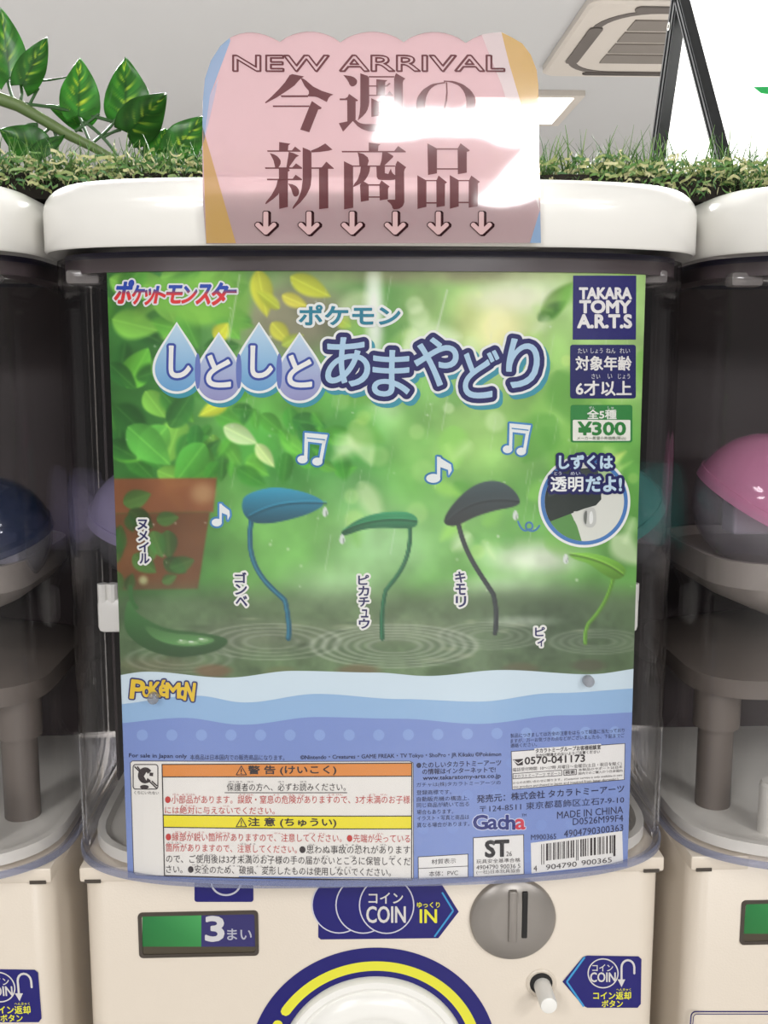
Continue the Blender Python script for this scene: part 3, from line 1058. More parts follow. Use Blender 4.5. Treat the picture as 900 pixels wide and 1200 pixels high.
# rain
for i in range(70):
    x, y = rng.uniform(270, 745), rng.uniform(318, 640); L = rng.uniform(14, 50)
    pline([(x, y), (x-L*.17, y+L)], rng.uniform(.8, 1.7), (226, 234, 222), 1.4, rng.uniform(.10, .30))
pline([(281, 322), (268, 400)], 2.0, (226, 230, 214), 2, .45); pline([(524, 340), (508, 402)], 2.2, (230, 236, 222), 2, .5)
for i in range(60):
    blob(rng.uniform(140, 745), rng.uniform(330, 700), *(2*[rng.uniform(1.0, 2.6)]), (236, 240, 230), .8, rng.uniform(.2, .6))
# leaf parasols on curved stems, standing in the puddle
def vshade(v0, v1, hi, lo):
    t = np.clip((Vv-v0)/(v1-v0), 0, 1); return hi+(lo-hi)*t


def parasol(outline, rib, col, stem, ws, hi=1.45, lo=.72):
    pline(stem, ws, np.array(col)*.82, 1.2); pline([(a-.8, b-.5) for a, b in stem], ws*.35, np.array(col)*1.25, 1.2, .7)
    o = smooth_poly(outline, 3); ys = [q[1] for q in o]
    ppoly(o, col, .9, 1, vshade(min(ys), max(ys), hi, lo))
    pline(rib, 2.2, np.array(col)*.6, 2.2, .7); pline([(a, b-2.2) for a, b in rib], 1.6, np.clip(np.array(col)*1.7, 0, 255), 2, .45)


parasol([(283, 590), (287, 580), (310, 572), (330, 571), (360, 577), (384, 589), (366, 601), (340, 609), (315, 614), (296, 613), (285, 603)], bez((292, 606), (320, 590), (345, 588), (382, 590)), (44, 112, 136), bez((295, 608), (283, 670), (322, 690), (334, 704), n=24)+bez((334, 704), (340, 730), (338, 748)), 6)
parasol([(397, 626), (414, 611), (437, 602), (460, 599), (480, 600), (490, 607), (489, 617), (476, 620), (450, 618), (425, 620), (405, 628)], bez((402, 623), (430, 609), (460, 607), (488, 611)), (40, 112, 74), bez((480, 616), (484, 660), (462, 678), (452, 692), n=20)+bez((452, 692), (446, 715), (448, 748)), 5)
parasol([(519, 611), (526, 596), (545, 575), (565, 564), (585, 563), (602, 573), (611, 588), (604, 594), (580, 598), (555, 606), (535, 617), (524, 616)], bez((524, 612), (545, 590), (570, 583), (608, 588)), (46, 56, 58), bez((537, 613), (545, 650), (560, 668), (578, 696), n=20)+bez((578, 696), (584, 720), (580, 742)), 5.5, 1.7, .7)
parasol([(665, 650), (680, 647), (705, 650), (726, 659), (735, 668), (730, 677), (720, 680), (705, 672), (690, 660), (674, 656)], bez((668, 650), (695, 654), (715, 662), (730, 674)), (112, 168, 62), bez((719, 676), (712, 705), (700, 720), (690, 730), n=18)+bez((690, 730), (684, 742), (686, 754)), 4.5, 1.2, .8)
pline(bez((153, 688), (152, 704), (160, 712)), 5, (64, 112, 60), 1.2)
o = smooth_poly([(150, 700), (156, 712), (164, 722), (196, 738), (236, 741), (270, 748), (262, 760), (236, 768), (205, 771), (172, 762), (150, 746), (144, 728)], 3)
ppoly(o, (62, 104, 58), .9, 1, vshade(705, 770, 1.25, .75))
o = smooth_poly([(166, 730), (196, 742), (236, 744), (256, 750), (236, 757), (205, 757), (178, 748)], 3)
ppoly(o, (88, 136, 78), 1.2, .9, vshade(728, 758, .8, 1.2))
for x, y in ((214, 752), (226, 753), (238, 750)):
    blob(x, y, 8, 2.6, (156, 190, 140), .5, .8); blob(x-2, y-1, 3, 1, (230, 240, 226), .5, .9)
for x, y in ((381, 600), (401, 632), (604, 604), (663, 655)):     # drops at the leaf tips
    ppoly(smooth_poly([(x-1.5, y-6), (x+1.5, y-6), (x+4, y+2), (x, y+7), (x-4, y+2)], 2), (222, 228, 224), .8, .95); pline([(x+2, y-1), (x+1, y+4)], 1.4, (150, 160, 150), 1)

C = alb(np.clip(IMG, 0, 255)).reshape(-1, 3)
P2 = np.c_[ugrid.ravel(), (vgrid).ravel()]
H_, W_ = U.shape
idx = np.arange(H_*W_).reshape(H_, W_)
Fq = np.stack([idx[:-1, :-1], idx[1:, :-1], idx[1:, 1:], idx[:-1, 1:]], -1).reshape(-1, 4)
mesh('garden_picture', poster_map(P2, np.full(len(P2), 1.0)), Fq, M['ink'], post, cols=C)['label'] = 'printed photo of a rainy green garden'
B = 14


def PP():
    return Print(poster_map, B)


# ---- waves and dots below the picture
def wave(pts):
    xs, ys = zip(*pts)
    u = np.arange(120, 765, 3.0)
    # smooth interpolation (Catmull-Rom like through cosine easing)
    out = []
    for x in u:
        i = int(np.clip(np.searchsorted(xs, x)-1, 0, len(xs)-2)); t = np.clip((x-xs[i])/(xs[i+1]-xs[i]), 0, 1); t = (1-math.cos(PI*t))/2
        out.append(ys[i]+(ys[i+1]-ys[i])*t)
    return u, np.array(out)


def bottom_v(u):
    s = (u-150)/585
    return 1028-13*s+16.4*4*s*(1-s)


def strip(p, top, col, layer, colb=None):
    u, vt = wave(top); V = []
    for x, y in zip(u, vt):
        for k in range(6):
            yb = bottom_v(x)+.0
            v = y+(yb-y)*k/5
            V.append((min(max(x, uL(v)), uR(v)), v))
    Fc = [(i*6+k, i*6+k+1, (i+1)*6+k+1, (i+1)*6+k) for i in range(len(u)-1) for k in range(5)]
    p.raw(V, Fc, col, layer)


w = Print(poster_map)
strip(w, [(120, 793), (173, 787), (265, 794), (345, 786), (440, 788), (500, 792), (590, 785), (690, 790), (765, 782)], (208, 226, 236), 2)
strip(w, [(120, 826), (230, 815), (287, 823), (372, 813), (470, 819), (560, 822), (650, 812), (765, 806)], (150, 186, 222), 3)
strip(w, [(120, 848), (215, 841), (284, 849), (372, 840), (470, 842), (560, 848), (660, 838), (765, 834)], (126, 148, 206), 4)
w.build('wave_print', post)
w = PP()
for i in range(17):
    u = 167+34.6*i
    w.poly(ellipse(u, 861-max(0, u-450)*.014, 6.6, 6.6, 20), (140, 166, 218), 5)
for row in range(1, 5):
    for i in range(18):
        u = 167+34.6*i-(17.3 if row % 2 else 0); v = 861+row*37-max(0, u-450)*.03
        if u > uL(v)+8 and u < uR(v)-8 and v < 1020:
            w.poly(ellipse(u, v, 6.6, 6.6, 16), (128, 152, 210), 5)
w.build('dot_pattern', post)

# ---- title
TEAL = (60, 150, 168); TNAVY = (20, 22, 96); TW = (240, 243, 240)


def drop(cx, tip, rx, bot, col):
    r = rx; cy = bot-r*1.02
    pts = [(cx, tip)]
    pts += bez((cx, tip), (cx+r*.55, tip+(cy-tip)*.45), (cx+r, cy-r*.55), (cx+r, cy), n=12)[1:]
    pts += ellipse(cx, cy, r, r*1.02, 24, 0, 180)[1:-1]
    pts += bez((cx-r, cy), (cx-r, cy-r*.55), (cx-r*.55, tip+(cy-tip)*.45), (cx, tip), n=12)[:-1]
    return pts


def grow(pts, d):
    P = [np.array(p, float) for p in pts]; c = sum(P)/len(P)
    return [p+(p-c)/np.hypot(*(p-c))*d for p in P]


tp = PP()
drops = [(207.2, 380, 25.5, 458.5, (112, 172, 222)), (256.5, 392, 26, 469.5, (158, 158, 208)), (303.5, 380, 25.5, 458, (112, 172, 222)), (351, 392, 26, 469.5, (158, 158, 208))]
for cx, t, r, b, c in drops:
    tp.poly([(x+3, y+5) for x, y in grow(drop(cx, t, r, b, c), 3)], TEAL, 2)
for i, (cx, t, r, b, c) in enumerate(drops):
    tp.poly(grow(drop(cx, t, r, b, c), 3), TW, 3+i*.1)
for i, (cx, t, r, b, c) in enumerate(drops):
    d = drop(cx, t, r, b, c)
    k = tp.n
    tp.poly(d, c, 4+i*.1)
    vv = np.clip((np.array([q[1] for q in d])-t)/(b-t), 0, 1)[:, None]
    tp.C[-1] = alb(np.array([196, 222, 240])*(1-vv)+np.array(c)*.94*vv)
for a, b, off in ((0, 1, 4), (1, 2, 4), (2, 3, 4)):      # overlaps of neighbouring drops
    x = (drops[a][0]+drops[b][0])/2
    tp.poly(ellipse(x, 435, 3.4, 21, 20), (104, 122, 190), 4.6)
    tp.poly(ellipse(x, 435, 2.2, 21, 20), (104, 122, 190), 4.6)
BL = (54, 76, 164)
for s, x0, y0, x1, y1, rt in (('し', 199, 406, 223, 442, 0), ('と', 243, 417, 270, 453, .02), ('し', 294.5, 406, 319, 442, 0), ('と', 338, 417, 365, 453, .02)):
    tp.text(s, x0, y0, x1, y1, (240, 240, 236), 7, 0.035, out=[(3.0, BL, 6, 0, 0)], res=5, rot=rt)
LB = (176, 208, 232)
tl = [('あ', 382, 396, 433, 452, 0), ('ま', 437, 411, 480, 464, .03), ('や', 486, 396, 537, 452, -.10), ('ど', 543, 411, 584, 466, 0), ('り', 594, 399, 631, 455, .12)]
for s, x0, y0, x1, y1, rt in tl:
    tp.text(s, x0, y0, x1, y1, LB, 8, 0.018, out=[(8.6, TEAL, 2, 4, 5), (8.6, TW, 3.6, 0, 0), (5.8, TNAVY, 6, 0, 0)], res=5, rot=rt)
tp.text('ポケモン', 351, 358, 468.5, 380.5, (32, 128, 152), 8, 0.04, out=[(3.2, TW, 5, 0, 0)], res=4)
tp.build('title_lettering', post, label='pale blue rounded title letters on water drops')

# ---- series logo top left: blue over red slanted letters
def lg(x, y):
    t = min(max((y-330)/26, 0), 1)
    a, b, c = np.array((28, 70, 176)), np.array((70, 78, 160)), np.array((226, 48, 52))
    return a if t < .38 else (b*(1-(t-.38)/.2)+c*((t-.38)/.2) if t < .58 else c)


q = PP(); xs = [134, 154, 168, 181, 194, 213, 230, 247, 265]
for i, s in enumerate('ポケットモンスター'[:8]):
    h0 = (329, 335, 339, 336, 335, 336, 334, 332)[i]; h1 = (355, 356, 357, 355, 355, 355, 356, 357)[i]
    q.text(s, xs[i], h0, xs[i+1]-1.5, h1, (200, 50, 60), 8, 0.05, shear=.18, out=[(2.2, (236, 236, 238), 6, 0, 0)], res=4, colf=lg)
q.text('ー', 264, 339.5, 277.5, 343.5, (200, 50, 60), 9, 0.05, out=[(2.0, (236, 236, 238), 6, 0, 0)], colf=lg)
q.build('series_logo', post, label='blue and red slanted logo lettering')

# ---- maker badge, age badge, price badge
q = PP(); q.poly([(671.5, 323), (745.5, 323), (745, 398), (671, 398)], (34, 32, 108), 3)
q.text('TAKARA', 679, 337.5, 739.5, 350, (238, 236, 234), 5, 0.07, res=4)
q.text('TOMY', 679.5, 352.5, 738.5, 366.5, (238, 236, 234), 5, 0.075, res=4)
q.text('A.R.T.S', 677, 369, 739.5, 384, (238, 236, 234), 5, 0.07, res=4)
q.build('maker_badge', post, label='navy square badge with white capitals')
q = PP(); q.poly(rrect(668, 404, 745, 467, 3), (26, 28, 96), 3)
q.text('対象年齢', 674.5, 417.5, 739.5, 434, (236, 234, 230), 5, 0.03)
q.text('6才以上', 675, 446.5, 739.5, 463.5, (236, 234, 230), 5, 0.03)
for s, a, b in (('たい', 677, 688), ('しょう', 692, 706), ('ねん', 710, 721), ('れい', 726, 738)):
    q.text(s, a, 408, b, 414, (226, 226, 226), 5, 0.01, res=2)
for s, a, b in (('さい', 693, 703), ('い', 712, 717), ('じょう', 724, 738)):
    q.text(s, a, 438, b, 444, (226, 226, 226), 5, 0.01, res=2)
q.build('age_badge', post, label='navy badge with a white age notice')
q = PP(); q.poly(rrect(668.5, 474.5, 741, 518.5, 3), (46, 132, 62), 3)
q.poly(rrect(671, 492, 738.5, 516.5, 1.5), (238, 238, 228), 4)
q.text('全5種', 688, 480, 722, 491, (236, 238, 230), 5, 0.035)
q.text('ぜん', 690, 476, 697, 479.5, (226, 230, 222), 5, res=2); q.text('しゅ', 712, 476, 719, 479.5, (226, 230, 222), 5, res=2)
q.text('¥300', 677.5, 494.5, 732.5, 509.5, (40, 128, 56), 6, 0.06)
q.text('メーカー希望小売価格(税込)', 676, 511.3, 733, 516, (62, 92, 58), 6, res=2)
q.build('price_badge', post, label='green and white price badge')

# ---- round inset with a hanging drop
q = PP(); cx, cy = 684.5, 587.5
q.poly(ellipse(cx, cy, 54, 54, 64), (240, 241, 238), 3)
q.poly(ellipse(cx, cy, 51, 51, 64), (74, 126, 190), 4)
q.poly(ellipse(cx, cy, 46.5, 46.5, 64), (222, 224, 214), 5)


def clip(pts):
    return [(cx+(x-cx)*min(1, 46.4/max(1e-6, math.hypot(x-cx, y-cy))), cy+(y-cy)*min(1, 46.4/max(1e-6, math.hypot(x-cx, y-cy)))) for x, y in pts]


dense = lambda pts: [tuple(np.array(a)+(np.array(b)-np.array(a))*k/10) for a, b in zip(pts, pts[1:]+pts[:1]) for k in range(10)]
q.poly(clip(dense([(636, 606), (668, 600), (676, 616), (682, 636), (640, 640)])), (92, 148, 76), 6)
q.poly(clip(dense([(636, 552), (694, 548), (704, 577), (704.3, 585), (698, 592), (684, 596), (644, 611), (632, 612)])), (42, 52, 48), 7)
q.poly(clip(dense([(640, 556), (700, 548), (702, 566), (662, 572), (642, 584)])), (62, 72, 68), 7.3)
q.poly(clip(dense([(690, 550), (716, 552), (724, 566), (703, 560)])), (176, 206, 150), 6.5)
dp = smooth_poly([(684, 596), (697, 593), (699, 610), (696, 617), (690, 618.5), (683, 614), (682.5, 606)], 2)
q.poly(dp, (198, 200, 194), 8)
q.poly(smooth_poly([(684, 600), (688, 597), (687, 612), (686, 615), (683.5, 610)], 2), (110, 114, 108), 8.4)
q.poly(smooth_poly([(690, 600), (694, 598), (695, 612), (690, 615)], 2), (236, 238, 234), 8.6)
IN = (20, 24, 92)
q.text('しずくは', 655, 533.5, 717, 549, (196, 222, 238), 11, 0.05, out=[(3.6, IN, 9.5, 0, 0)])
q.text('透明', 645, 558.5, 682.5, 575.5, (240, 242, 240), 11, 0.03, out=[(3.6, IN, 9.5, 0, 0)])
q.text('だよ!', 686.5, 558.5, 727.5, 575.5, (196, 222, 238), 11, 0.05, out=[(3.6, IN, 9.5, 0, 0)])
q.text('とう', 649, 552.5, 657.5, 556.5, (226, 230, 236), 11, 0.01, out=[(1.6, IN, 10, 0, 0)], res=2); q.text('めい', 668, 552.5, 679.5, 556.5, (226, 230, 236), 11, 0.01, out=[(1.6, IN, 10, 0, 0)], res=2)
q.build('inset_picture', post, label='round inset with a water drop on a dark leaf tip')

# ---- music notes, squiggle
NB = (72, 138, 196)


def note_shapes(kind, x0, y0, x1, y1):
    w, h = x1-x0, y1-y0
    if kind == 2:
        return [ellipse(x0+w*.17, y1-h*.13, w*.17, h*.13, 20), ellipse(x0+w*.66, y1-h*.06, w*.17, h*.13, 20),
                [(x0+w*.24, y0+h*.05), (x0+w*.36, y0+h*.03), (x0+w*.33, y1-h*.12), (x0+w*.22, y1-h*.12)],
                [(x0+w*.86, y0+h*.08), (x0+w*.98, y0+h*.08), (x0+w*.82, y1-h*.06), (x0+w*.71, y1-h*.06)],
                [(x0+w*.24, y0), (x0+w, y0+h*.07), (x0+w*.93, y0+h*.36), (x0+w*.24, y0+h*.28)]]
    return [ellipse(x0+w*.28, y1-h*.18, w*.27, h*.17, 20), [(x0+w*.42, y0), (x0+w*.56, y0+h*.02), (x0+w*.54, y1-h*.18), (x0+w*.42, y1-h*.18)],
            [(x0+w*.46, y0), (x0+w*.62, y0+h*.1), (x0+w*.95, y0+h*.3), (x0+w*.98, y0+h*.52), (x0+w*.86, y0+h*.72), (x0+w*.84, y0+h*.5), (x0+w*.5, y0+h*.38)]]


for k, bx in ((2, (348.5, 507, 384, 543)), (2, (589, 496, 622, 531)), (1, (499, 535, 530, 566)), (1, (248, 590, 270, 617))):
    q = PP()
    for sh in note_shapes(k, *bx):
        q.line(sh, 4.6, NB, 3, True); q.poly(sh, (236, 240, 240), 4)
    if k == 2:
        x0, y0, x1, y1 = bx; w_, h_ = x1-x0, y1-y0
        q.line([(x0+w_*.33, y0+h_*.17), (x0+w_*.9, y0+h_*.23)], 1.4, NB, 5)
    q.build('music_note', post, label='white music note outlined in blue')
q = PP(); q.line(bez((607, 611), (612, 626), (620, 620), n=8)+ellipse(620, 616.5, 4, 4.5, 14, 60, -250)+bez((617, 620), (626, 626), (632, 616), n=8), 2.2, (72, 128, 180), 3)
q.build('squiggle', post, label='small blue swirl')

# ---- upright name captions
def caption(s, x0, y0, x1, y1, lab, sl=0.0):
    q = PP(); n = len(s); h = (y1-y0)/n
    for i, ch in enumerate(s):
        sm = ch in 'ュィ'
        a, b = (x0, x1) if not sm else (x0+(x1-x0)*.22, x1-(x1-x0)*.1)
        y = y0+i*h; dx = sl*i
        q.text(ch, a+dx, y+(h*.2 if sm else h*.06), b+dx, y+h*.92, (40, 38, 96), 6, 0.04, out=[(2.4, (238, 238, 232), 4, 0, 0)])
    q.build('name_caption', post, label=lab)


caption('ヌメイル', 161.5, 608, 172.5, 661, 'navy caption at the far left', .9)
caption('ゴンベ', 275.5, 670, 288.5, 711, 'navy caption beside the blue leaf', .6)
caption('ピカチュウ', 420, 673, 432, 737, 'navy caption beside the green leaf', .2)
caption('キモリ', 533.5, 669, 545, 712, 'navy caption beside the black leaf', .4)
caption('ピィ', 627, 734, 638, 758, 'navy caption at the far right', .3)

# ---- yellow brand lettering at lower left
q = PP()
for s, a, y0, b, y1, r in (('P', 154, 797, 169, 818, .10), ('o', 167.5, 804, 176.5, 816, .0), ('K', 176, 799, 188, 816, 0), ('é', 187, 797, 196, 815, -.05), ('M', 195, 800, 211, 817, .02), ('o', 210, 805, 218.5, 818, .08), ('N', 217, 800, 228, 820, .12)):
    q.text(s, a, y0, b, y1, (232, 196, 52), 8, 0.055, rot=r, out=[(1.9, (46, 50, 112), 6, 0, 0)], res=4)
q.build('brand_logo', post, label='yellow lettering outlined in navy')

# ---- warning panel
K = (52, 44, 46); RED = (196, 62, 58)
q = PP()
outl = [(153, 893.5), (155.5, 891.2), (300, 892), (480, 891.5), (484, 893.5), (484.5, 1028), (482, 1031.2), (400, 1030.8), (280, 1028.5), (160, 1025), (157, 1022)]
q.poly(outl, (236, 233, 226), 6); q.line(outl, .9, (90, 86, 92), 6.4, True)


def wq(s, t):          # the black-outlined table
    T, Bm = np.array([190.2+s*292.3, 895.2-s*1.6]), np.array([193+s*289.2, 1025.2+s*4.6+1.2*4*s*(1-s)])
    return tuple(T+(Bm-T)*t)


def band(t0, t1, col, layer):
    n = 24
    q.raw([wq(i/n, t) for i in range(n+1) for t in (t0, t1)], [(2*i, 2*i+1, 2*i+3, 2*i+2) for i in range(n)], col, layer)


band(0.0, .112, (226, 142, 66), 7); band(.455, .565, (240, 226, 40), 7)
for t in (0, .112, .455, .565, 1):
    q.line([wq(i/24, t) for i in range(25)], 1.2, K, 8)
for s in (0, 1):
    q.line([wq(s, t/10) for t in range(11)], 1.2, K, 8)


def wt(s, x0, x1, t0, t1, col, bold=0.012):
    """text in the table at photo x range, rows by t"""
    a, b = (x0-191)/291, (x1-191)/291
    y0, y1, y2 = wq(a, t0)[1], wq(a, t1)[1], wq(b, t0)[1]
    q.text(s, x0, y0, x1, y1, col, 9, bold, dy=y2-y0, res=2)


for t, s0, c in ((.012, '警 告 (けいこく)', K), (.468, '注 意 (ちゅうい)', K)):
    wt(s0, 291, 394, t+.003, t+.088, c, .03)
    x, y = 283, wq(.31, t+.045)[1]
    q.line([(x-6, y+5), (x+6, y+5), (x, y-5.5)], 1.0, K, 9, True); q.line([(x, y-2), (x, y+1.5)], 1.2, K, 9); q.poly(ellipse(x, y+3.4, .8, .8, 8), K, 9)
wt('保護者の方へ、必ずお読みください。', 266, 405, .168, .238, K); q.line([wq(.25, .252), wq(.5, .252), wq(.74, .252)], .9, K, 9)
wt('●小部品があります。誤飲・窒息の危険がありますので、3才未満のお子様', 193.7, 480.5, .277, .352, RED)
wt('には絶対に与えないでください。', 193.7, 322, .375, .443, RED)
wt('●縁部が鋭い箇所がありますので、注意してください。●先端が尖っている', 194.5, 480.5, .612, .688, RED)
wt('箇所がありますので、注意してください。', 194.5, 348, .708, .782, RED)
wt('●思わぬ事故の恐れがあります', 351, 480.5, .708, .782, K)
wt('ので、ご使用後は3才未満のお子様の手の届かないところに保管してくだ', 195, 481, .808, .884, K)
wt('さい。●安全のため、破損、変形したものは使用しないでください。', 195, 458, .902, .976, K)
# small reading aids above the lines
for (row, xs0, c) in ((.262, (203, 213, 222, 280, 290, 320, 338, 350, 384, 394, 432, 446), RED), (.362, (212, 222, 262), RED), (.598, (206, 216, 232, 252, 262, 322, 362, 374, 442), RED), (.695, (196, 206, 282, 292, 362, 400, 412, 446), K), (.795, (236, 246, 284, 296, 308, 378, 410, 456), K), (.89, (226, 236, 268, 278, 300, 312, 392, 404), K)):
    for x in xs0:
        wt('けん' if (x//2) % 2 else 'よう', x, x+7.5, row, row+.014, c, 0)
for x in (268, 277, 290, 326, 352):
    wt('ほう', x, x+7, .148, .162, K, 0)
# pictogram: head with a small part crossed out
q.line(rrect(156.3, 895.3, 185.3, 924, 3), 1.1, K, 8, True)
q.poly(ellipse(170.5, 908, 8.6, 9.4, 30, 40, 325)+[(170.5, 909)], K, 8)
q.poly(ellipse(169.5, 921.5, 5.2, 2.4, 16), K, 8)
q.poly([(169, 909), (172, 904), (174, 907), (172, 914)], (236, 233, 226), 8.5)
q.poly([(175.5, 904.5), (180, 905), (179.5, 909), (175.5, 908.6)], K, 8)
for d in (0, 3.2):
    q.line([(158+d, 897.5), (163.5+d*.6, 903)], 1.5, K, 9, join=False); q.line([(175+d, 914.5), (184.5, 923.5-d)], 1.5, K, 9, join=False)
q.text('くちにいれない', 157.5, 926.2, 186.5, 930, K, 8, 0, dy=.5, res=2)
q.build('warning_panel', post, label='white warning table with orange and yellow bands')

# ---- small print
DK = (36, 40, 78)
q = PP()


def sp_(s, x0, y0, x1, h, dy=0.0, bold=0.012, col=DK):
    q.text(s, x0, y0, x1, y0+h, col, 7, bold, dy=dy, res=2)


sp_('For sale in Japan only', 151.5, 882.3, 219, 6, 1.0, .02)
sp_('本商品は日本国内での販売商品になります。', 223, 883.5, 333.5, 6.4, .6)
sp_('©Nintendo・Creatures・GAME FREAK・TV Tokyo・ShoPro・JR Kikaku ©Pokémon', 352, 884.5, 587, 6.4, -4.0, .02)
sp_('●たのしいタカラトミーアーツ', 488, 893, 587, 6.6, -3.2, .025)
sp_('の情報はインターネットで!', 494.8, 900.5, 580.5, 6.6, -2.6, .025)
sp_('www.takaratomy-arts.co.jp', 495.5, 908.7, 586.5, 6.4, -2.8, .03)
sp_('ガチャは(株)タカラトミーアーツの', 488, 916.6, 586.5, 5.8, -2.8)
sp_('登録商標です。', 488, 925.4, 529, 5.6, -1)
sp_('自動販売機の構造上、', 488.3, 933.3, 550, 5.6, -1.8)
sp_('同じ商品が続いて出る', 488.3, 940.3, 549.5, 5.6, -1.8)
sp_('場合もあります。', 488.5, 948.4, 531, 5.6, -1.2)
sp_('イラスト・写真と商品は', 488.5, 955.6, 549.6, 5.6, -1.8)
sp_('異なる場合があります。', 488.5, 963.6, 550, 5.6, -1.8)
sp_('製品につきましては万全の注意をはらって製造に当たっており', 598, 859.2, 731.6, 5, -6.6, 0)
sp_('ますが、万一お気づきの点などがございましたら、下記までご', 598, 865.3, 731.4, 5, -6.6, 0)
sp_('連絡ください。', 598, 870.8, 629, 5, -1.6, 0)
sp_('発売元：株式会社 タカラトミーアーツ', 558.5, 931.4, 731, 9.0, -12.4, .018)
sp_('〒124-8511 東京都葛飾区立石7-9-10', 562, 943.2, 731, 8.6, -11.2, .004)
sp_('MADE IN CHINA', 652.5, 950.6, 730, 8.4, -6.6, .012)
sp_('D0526M99F4', 671, 958.3, 730, 8.0, -4.4, .012)
sp_('4904790300363', 660.5, 972.6, 730, 8.2, -7.6, .012)
sp_('M900365', 622, 977.6, 651.5, 6.2, -1.4)
q.build('small_print', post, label='small dark navy print')
q = PP()
for s, a, b, c in (('G', 554.7, 571, (34, 44, 120)), ('a', 572, 582.5, (34, 44, 120)), ('c', 583.5, 592, (34, 44, 120)), ('h', 593, 603, (34, 44, 120)), ('a', 604, 615, (208, 54, 74))):
    q.text(s, a, 954.8 if s in 'Gh' else 959.3, b, 971, c, 7, .055, out=[(1.1, (200, 208, 232), 6.2, 0, 0)])
q.text('TM', 611, 953, 616.5, 956, DK, 7, res=2)
q.build('capsule_logo', post, label='rounded navy lettering with a red last letter')
# contact box
q = PP(); W_ = (236, 234, 230)
cb = [(599, 880.2), (732, 870.8), (731.2, 913), (600.2, 924.6)]
q.poly(cb, W_, 6); q.line(cb, .7, K, 6.5, True)
q.poly([(626, 876.5), (704, 871), (704, 878), (626, 883)], W_, 6.8)
q.text('タカラトミーグループお客様相談室', 627.3, 876.6, 703.6, 882, K, 8, .03, dy=-4.6, res=2)
q.text('おかけ間違えのないようご注意ください', 627.8, 882.8, 702.6, 886.6, K, 8, .02, dy=-4.6, res=2)
q.text('0570-041173', 614.8, 886.8, 685, 895.2, K, 8, .04, dy=-3.2)
q.poly([(600.5, 889.5), (612.5, 888.5), (612.5, 896), (606, 896.6)], K, 8); q.line([(602, 890.5), (607, 894), (612.5, 890.5)], 1.0, W_, 8.5)
q.text('電話受付時間  10〜17時 月曜日〜金曜日(土日・祝日を除く)', 600.7, 899.2, 728, 904.4, K, 8, 0, dy=-7.6, res=2)
q.line([(601, 906), (658, 901.8), (658, 908), (601, 912)], .7, K, 8, True)
q.text('タカラトミーアーツ サポート', 602, 907.2, 656.5, 911.2, K, 8, .01, dy=-3.9, res=2)
q.line([(660.5, 901.8), (675, 900.8), (675, 907), (660.5, 908)], .8, K, 8, True); q.text('検索', 662, 902.6, 673.5, 907, K, 8, .02, dy=-.8, res=2)
q.text('本製品のサポートは日本', 677.5, 900, 729, 903.2, K, 8, .01, dy=-3.6, res=2); q.text('国内でのご購入かつ日本国内', 677.5, 904.2, 729, 907.4, K, 8, .01, dy=-3.6, res=2)
q.text('からのお問い合わせに限ります。(Customer service is only available in case', 600.7, 915.4, 729, 919, K, 8, .012, dy=-9.6, res=2)
q.text('this product purchased in Japan and inquired from Japan domestic.)', 600.9, 920.2, 724, 923.8, K, 8, .012, dy=-9.6, res=2)
q.build('contact_box', post, label='white box with a telephone number')
# material box, safety mark, barcode
q = PP(); mbx = [(490, 1003.6), (548.3, 1000.2), (548.3, 1027.4), (490.3, 1030)]
q.poly(mbx, W_, 6); q.line(mbx, .8, K, 6.5, True); q.line([(490, 1017.2), (548.3, 1014.2)], .8, K, 6.5)
q.text('材質表示', 505.5, 1006.2, 534, 1012.2, K, 8, .015, dy=-1.4); q.text('本体：PVC', 502.5, 1020, 536.5, 1026.6, K, 8, .01, dy=-1.6)
q.build('material_box', post, label='white box naming the material')
q = PP(); sb = [(554.5, 981.2), (613.3, 977.4), (613.8, 1023.8), (554.8, 1027.4)]
q.poly(sb, W_, 6); q.line(sb, .8, K, 6.5, True)
q.text('ST', 569, 985, 595.5, 1003.4, (30, 28, 32), 8, .07, dy=-1.2); q.text('26', 593, 997, 599.5, 1002.5, K, 8, 0)
for s, y in (('玩具安全基準合格', 1006.3), ('4904790 90036 5', 1013.2), ('(一社)日本玩具協会', 1019)):
    q.text(s, 558, y, 609.5, y+5.2, K, 8, .012, dy=-2, res=2)
q.build('safety_mark', post, label='white box with bold black letters')
q = PP(); bb = [(621.8, 987.2), (728.8, 973.2), (730, 1011), (622.6, 1023)]
q.poly(bb, W_, 6)
rb = random.Random(4); x = 634.0
while x < 720:
    w_ = rb.choice((.9, .9, 1.7, 2.5)); t0, t1 = (x-622)/107, (x+w_-622)/107
    tall = x < 637 or x > 717 or 674 < x < 679
    q.raw([(x, 990-13.2*t0), (x+w_, 990-13.2*t1), (x+w_, (1014 if tall else 1010)-12.4*t1), (x, (1014 if tall else 1010)-12.4*t0)], [(0, 1, 2, 3)], K, 7)
    x += w_+rb.choice((.9, .9, 1.6, 2.2))
q.text('4', 625, 1013.5, 629, 1020, K, 8, .01); q.text('904790', 639.5, 1012.6, 675.5, 1018.6, K, 8, .01, dy=-4); q.text('900365', 681, 1007.6, 716.5, 1013.6, K, 8, .01, dy=-4)
q.build('barcode', post, label='black and white barcode')

# ================================================================== CAPSULES
def capsule_mats(name, col, al):
    top = clear_mat(name, tuple(0.45+0.55*x for x in alb(col)), tuple(alb(col)), al, .08)
    return top


